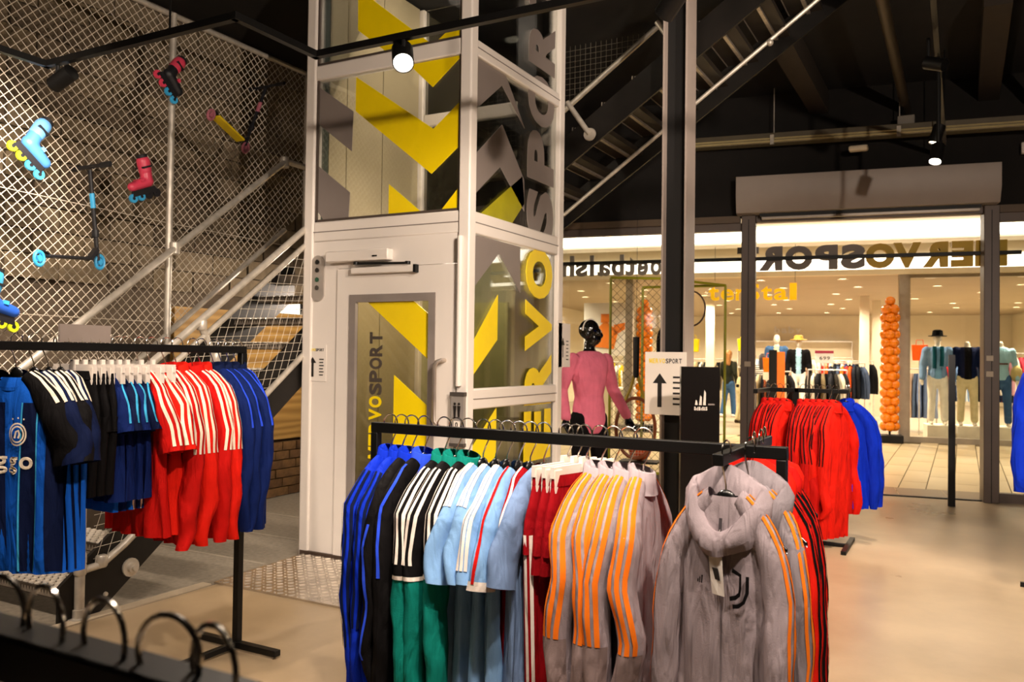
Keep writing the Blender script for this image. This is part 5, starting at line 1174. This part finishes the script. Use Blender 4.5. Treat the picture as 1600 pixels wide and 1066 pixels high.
# ================================================================== SKATES AND SCOOTERS ON THE FENCE
M_cyan = mat('cyan_plastic', '#3aa8e0', .4); M_pinkp = mat('pink_plastic', '#d8405c', .4); M_lime2 = mat('lime_plastic', '#c8d820', .4); M_skb = mat('skate_black', '#15151a', .5); M_ltb = mat('pale_blue_shell', '#8fc0e8', .4)
def skate(label, y, z, roll, m_sh, m_cuff, m_wheel, m_wheel2, scale=1.0, flip=1):
    """inline skate hung on the mesh; local x along the boot (toe +), z up, y away from the mesh"""
    t = thing('inline_skate', label, 'skate', (XF+.1, y, z), 0, 'inline skates on the fence')
    t.rotation_mode = 'XYZ'; t.matrix_world = Matrix.Translation((XF+.1, y, z)) @ Matrix.Rotation(roll, 4, 'X') @ Matrix.Rotation(R(90), 4, 'Z') @ Matrix.Diagonal((flip*scale, scale, scale, 1))
    g = G(); g.capsule((-.07, 0, .0), (.1, 0, -.015), .05, .04, 14); g.capsule((-.06, 0, 0), (-.08, 0, .1), .052, .05, 14)
    obj('boot', remesh('boot', g, m_sh, .009, 3), None, t)
    g = G().capsule((-.075, 0, .09), (-.085, 0, .17), .055, .058, 14); obj('cuff', remesh('cuff', g, m_cuff, .009, 2), None, t)
    obj('liner', G().lathe([(.045, .0), (.048, .04), (.04, .045)], 14, (-.085, 0, .185)), M_skb, t)
    obj('buckle', G().box(-.12, -.03, -.06, .06, .115, .13), M_skb, t); obj('strap', G().box(.0, .03, -.052, .052, .01, .035), m_cuff, t)
    obj('chassis', G().prism([(-.12, -.05), (.11, -.05), (.13, -.1), (-.14, -.1)], -.014, .014, 'y'), M_skb, t)
    for k, x in enumerate((-.125, -.042, .042, .125)):
        w = obj('wheel', G().lathe([(.018, -.012), (.036, -.012), (.04, 0), (.036, .012), (.018, .012)], 18, (x, 0, -.11), 'y'), m_wheel if k > 1 else m_wheel2, t)
        obj('hub', G().lathe([(.014, -.014), (.014, .014)], 10, (x, 0, -.11), 'y'), M_skb, w)
    return t
skate('pale blue and lime inline skate hung on the fence', 3.26, 2.80, R(-40), mat('blue_shell', '#3f78b8', .45), mat('blue_cuff', '#5f9ad0', .45), M_cyan, M_lime2, .92)
skate('pink inline skate with blue wheels low beside the fence post', 4.05, 2.74, R(22), M_pinkp, M_pinkp, M_cyan, M_skb, .85, -1)
skate('pink and black inline skate high on the dark fence', 4.31, 3.57, R(-45), M_skb, M_pinkp, M_cyan, M_pinkp, .85)
skate('blue and lime inline skate at the left edge of the fence', 3.05, 1.78, R(-15), mat('deep_blue_shell', '#2a62d0', .4), M_cyan, M_lime2, M_lime2, .95)
def scooter(label, y, z, roll, m_wheel, m_deck, scale=1.0, flip=1, m_tube=M_skb):
    t = thing('kick_scooter', label, 'scooter', (XF+.12, y, z), 0, 'scooters on the fence')
    t.matrix_world = Matrix.Translation((XF+.12, y, z)) @ Matrix.Rotation(roll, 4, 'X') @ Matrix.Rotation(R(90), 4, 'Z') @ Matrix.Diagonal((flip*scale*.72, scale, scale, 1))
    obj('deck', G().box(-.24, .2, -.05, .05, .0, .018), m_deck, t, bev=.004); obj('deck_neck', G().bar((.2, 0, .01), (.27, 0, .08), .05, .03), m_tube, t)
    obj('steering_tube', G().tube([(.28, 0, .0), (.22, 0, .62)], .018, 10), m_tube, t); obj('tube_band', G().tube([(.247, 0, .36), (.236, 0, .46)], .021, 10), m_wheel, t)
    obj('handlebar', G().tube([(.22, -.2, .64), (.22, .2, .64)], .014, 10), m_tube, t)
    for s in (-1, 1): obj('grip', G().tube([(.22, s*.12, .64), (.22, s*.22, .64)], .02, 10), M_skb, t)
    obj('clamp', G().lathe([(.028, 0), (.03, .02), (.028, .05)], 12, (.262, 0, .16)), m_tube, t)
    for x in (-.3, .3):
        w = obj('wheel', G().tube([(x+.045*math.cos(a), 0, .045*math.sin(a)-.01) for a in [2*math.pi*k/20 for k in range(20)]], .013, 8, closed=True), m_wheel, t)
        obj('hub', G().lathe([(.022, -.013), (.022, .013)], 12, (x, 0, -.01), 'y'), m_wheel, w)
        g = G()
        for k in range(5): g.bar((x, 0, -.01), (x+.043*math.cos(k*1.2566), 0, -.01+.043*math.sin(k*1.2566)), .008, .008, (0, 1, 0))
        obj('spoke', g, m_wheel, w)
    obj('fender', G().bar((-.27, 0, .045), (-.2, 0, .02), .04, .006), m_tube, t)
    return t
scooter('black stunt scooter with cyan wheels hung on the lit fence', 3.5, 2.12, R(3), M_cyan, M_skb, 1.0)
scooter('scooter with yellow deck and dull pink wheels on the dark fence', 4.85, 3.32, R(-26), mat('dull_pink', '#a8606e', .5), mat('yellow_deck', '#e0c010', .5), .95)
# ================================================================== CEILING FITTINGS
def track(name, label, p, q): return tag(obj(name, G().bar(p, q, .035, .035), M_black), label, 'light track', 'lighting tracks')
TZ = 3.1
track('light_track', 'black lighting track running towards the left edge', (-4.5, .5, TZ), (-4.5, 2.84, TZ))
track('light_track', 'black lighting track in front of the chain link fence', (-4.52, 2.82, TZ), (-3.03, 2.82, TZ))
track('light_track', 'short black lighting track leading to the lift', (-3.04, 2.80, TZ), (-3.04, 3.4, TZ))
track('light_track', 'black lighting track crossing in front of the lift', (-3.06, 3.38, TZ), (.6, 3.38, TZ))
track('light_track', 'black lighting track over the foreground rack out of view', (-4.0, 1.5, TZ), (2.5, 1.5, TZ))
track('light_track', 'black lighting track over the aisle near the entrance', (-.16, 4.4, 3.75), (-.16, 9.6, 3.75))
for i, (x, y, z) in enumerate(((-4.5, 1.0, TZ), (-3.5, 2.82, TZ), (-3.8, 1.5, TZ), (2.3, 1.5, TZ), (-1.4, 3.38, TZ), (.4, 3.38, TZ), (-.16, 5.0, 3.75), (-.16, 9.3, 3.75))):
    tag(obj('track_rod', G().tube([(x, y, z), (x, y, 4.62)], .006, 6), M_black), 'thin black rod suspending a lighting track', 'rod', 'track suspension rods')
M_lens = emit('lamp_lens', '#fff2dc', 60.0); M_lens2 = emit('lamp_lens_dim', '#ffe6c4', 14.0)
def spotlamp(label, loc, target, watt, size=70, lens=None, blend=.6, top=None, col=WARM, r=.045):
    """track spotlight: stem, drum body turned to its target, glowing lens"""
    t = thing('track_spotlight', label, 'spotlight', loc, 0, 'track spotlights')
    d = (Vector(target)-Vector(loc)).normalized(); q = d.to_track_quat('-Z', 'Y')
    g = G().lathe([(r*.8, .12), (r, .115), (r, -.03), (r*.9, -.03), (r*.88, -.01)], 20); g.v = [tuple(q @ Vector(v)) for v in g.v]
    obj('drum', g, M_black, t)
    g = G().lathe([(r*.86, -.018), (r*.86, -.022)], 20); g.v = [tuple(q @ Vector(v)) for v in g.v]
    obj('lens', g, lens or M_lens2, t)
    up = q @ Vector((0, 0, .1)); h = (top or TZ)-loc[2]
    obj('stem', G().tube([tuple(up), (up[0], up[1], max(.12, h+.012))] if h > .13 else [(0, 0, .04), (0, 0, max(h, .06))], .012, 8), M_black, t)
    if watt: lamp('spot_light', 'SPOT', tuple(d*.035), tuple(d*2), watt*SPOT_W, size, blend, .05, col, t)
    return t
spotlamp('bright spotlight on the track in front of the lift, shining towards the viewer', (-2.47, 3.38, 2.98), (-1.0, 1.6, .6), 220, 85, M_lens, r=.055)
spotlamp('black drum spotlight in front of the chain link fence', (-4.42, 2.83, 2.99), (-6.2, 2.6, 2.2), 340, 105)
spotlamp('bright spotlight near the shutter box', (-.17, 6.75, 2.98), (-.6, 5.4, .2), 260, 95, M_lens, top=3.75)
spotlamp('spotlight just above and behind the bright one near the shutter box', (-.187, 7.3, 3.25), (-1.0, 7.0, .4), 240, 80, top=3.75)
spotlamp('unlit spotlight tilted upwards on the aisle track', (-.13, 6.4, 3.55), (.6, 6.0, 3.2), 0, 60, M_black, top=3.75)
spotlamp('spotlight at the near end of the aisle track aimed up at the stairs', (-.16, 4.9, 3.55), (-2.2, 6.9, 3.9), 120, 70, top=3.75)  # added lamp that brightens the treads of the second flight
for i, (x, tx, ty, tz, w) in enumerate(((-3.7, -5.6, 4.2, 2.0, 150), (-3.0, -3.25, 2.4, 1.0, 120), (-2.3, -3.1, 2.7, .9, 80), (-1.7, -1.7, 2.4, .8, 95), (-1.0, -1.2, 2.4, .8, 85), (-.3, -.6, 2.2, .8, 100), (.4, -.4, 4.4, .0, 300), (1.2, .9, 5.2, .2, 320), (-1.35, -.85, .6, 1.2, 60), (.9, -3.3, 4.75, 2.9, 700), (-.65, -2.9, 3.3, .0, 260), (1.6, -.3, 10.2, 3.0, 520))):  # unseen row; some lamps added to brighten fence, near rack, lift and floor
    spotlamp('track spotlight over the shop floor out of view, '+ORD[i]+' of the row', (x, 1.5, 2.98), (tx, ty, tz), w, 72)
spotlamp('track spotlight right of the bright one aimed at the lift', (-1.1, 3.38, 2.98), (-3.3, 4.8, 1.3), 190, 75)
spotlamp('track spotlight at the right end of the track aimed at the aisle', (.4, 3.38, 2.98), (.0, 6.4, .0), 240, 85)
spotlamp('track spotlight over the left stairs out of view', (-4.5, 1.4, 2.98), (-4.8, 3.1, .2), 170, 70)  # unseen lamp, added to light the lowest treads
# cable tray and small fittings along the front wall
ct = thing('cable_tray', 'long pale cable tray under the ceiling above the entrance', 'cable tray', (-1.2, 9.9, 3.85))
p, q = (-3.1, 9.65, 4.02), (3.2, 10.25, 3.9)
obj('tray', G().bar(p, q, .16, .05), mat('tray_zinc', '#8f8568', .5, .4, var=.2, scale=30), ct, world=True); obj('side_rail', G().bar((p[0], p[1]-.09, p[2]+.05), (q[0], q[1]-.09, q[2]+.05), .01, .07), mat('tray_dark', '#5c5342', .5, .4), ct, world=True)
obj('cable', G().tube([(p[0], p[1]-.1, p[2]-.01), (q[0], q[1]-.1, q[2]-.01)], .012, 6).tube([(p[0], p[1]-.1, p[2]+.02), (q[0], q[1]-.1, q[2]+.02)], .01, 6), mat('cable_cream', '#b8a878', .6), ct, world=True)
for x in (-1.9, -.6, .7):
    z = 4.02-.019*(x+3.1); y = 9.65+.095*(x+3.1)
    obj('hanger_rod', G().tube([(x, y, z), (x, y, 4.62)], .006, 6), M_galv, ct, world=True)
    obj('clip', G().box(x-.02, x+.02, y-.12, y-.09, z-.05, z+.06), M_galv, ct, world=True)
tag(obj('smoke_sensor', G().box(-1.1, -.9, 9.72, 9.82, 3.8, 3.86), M_cream, bev=.02), 'small cream sensor box under the cable tray', 'sensor')
tag(obj('junction_box', G().box(.55, .85, 10.25, 10.33, 3.72, 3.84), M_whiteplastic, bev=.01), 'white junction box right of the shutter box', 'junction box')
tag(obj('junction_box', G().box(-.62, -.45, 9.85, 9.93, 4.02, 4.16), mat('jb_grey', '#8d867c', .6), bev=.008), 'grey junction box above the cable tray', 'junction box')
# ------------------------------------------------------------------ lights of the mall and of the shop opposite
M_down = emit('downlight_glow', '#fff0d6', 22.0)
for _m in (M_down, M_lens, M_lens2): _m.cycles.emission_sampling = 'NONE'   # the lamp beside each lens does the lighting
dd = mesh('diffuser', G().lathe([(.075, -.004), (.075, 0)], 16), M_down); rr = mesh('ring', G().lathe([(.1, -.006), (.1, 0), (.08, 0), (.08, -.006)], 16), M_whiteplastic)
L1 = bpy.data.lights.new('downlight', 'SPOT'); L1.energy = 600*MALL_W; L1.color = (1.0, .86, .66); L1.spot_size = R(150); L1.spot_blend = .8; L1.shadow_soft_size = .1
n = 0
for i, u in enumerate((-6.9, -5.3, -3.7, -2.1, -.5, 1.1, 2.7, 4.3)):
    for j, v in enumerate((7.9, 9.9, 11.9, 13.9, 15.9, 18.0, 20.5)):
        t = thing('downlight', 'round recessed downlight in the ceiling of the shop opposite', 'downlight', SW(u+(.4 if j % 2 else 0), v, 3.155), SF_A, 'downlights of the shop opposite')
        obj('diffuser', dd, None, t); obj('ring', rr, None, t)
        if (i+j) % 2 == 0: lamp('downlight_lamp', 'SPOT', (0, 0, -.03), (0, 0, -1), data=L1, parent=t)
L2 = bpy.data.lights.new('passage_lamp', 'SPOT'); L2.energy = 300*MALL_W; L2.color = (1.0, .87, .68); L2.spot_size = R(150); L2.spot_blend = .8; L2.shadow_soft_size = .15
for u in (-5, -2.8, -.8, 1.0, 3.0):
    t = thing('downlight', 'round recessed downlight in the mall ceiling', 'downlight', SW(u, 3.4, 4.015), SF_A, 'downlights of the mall')
    obj('diffuser', dd, None, t); obj('ring', rr, None, t); lamp('passage_light', 'SPOT', (0, 0, -.03), (0, 0, -1), data=L2, parent=t)
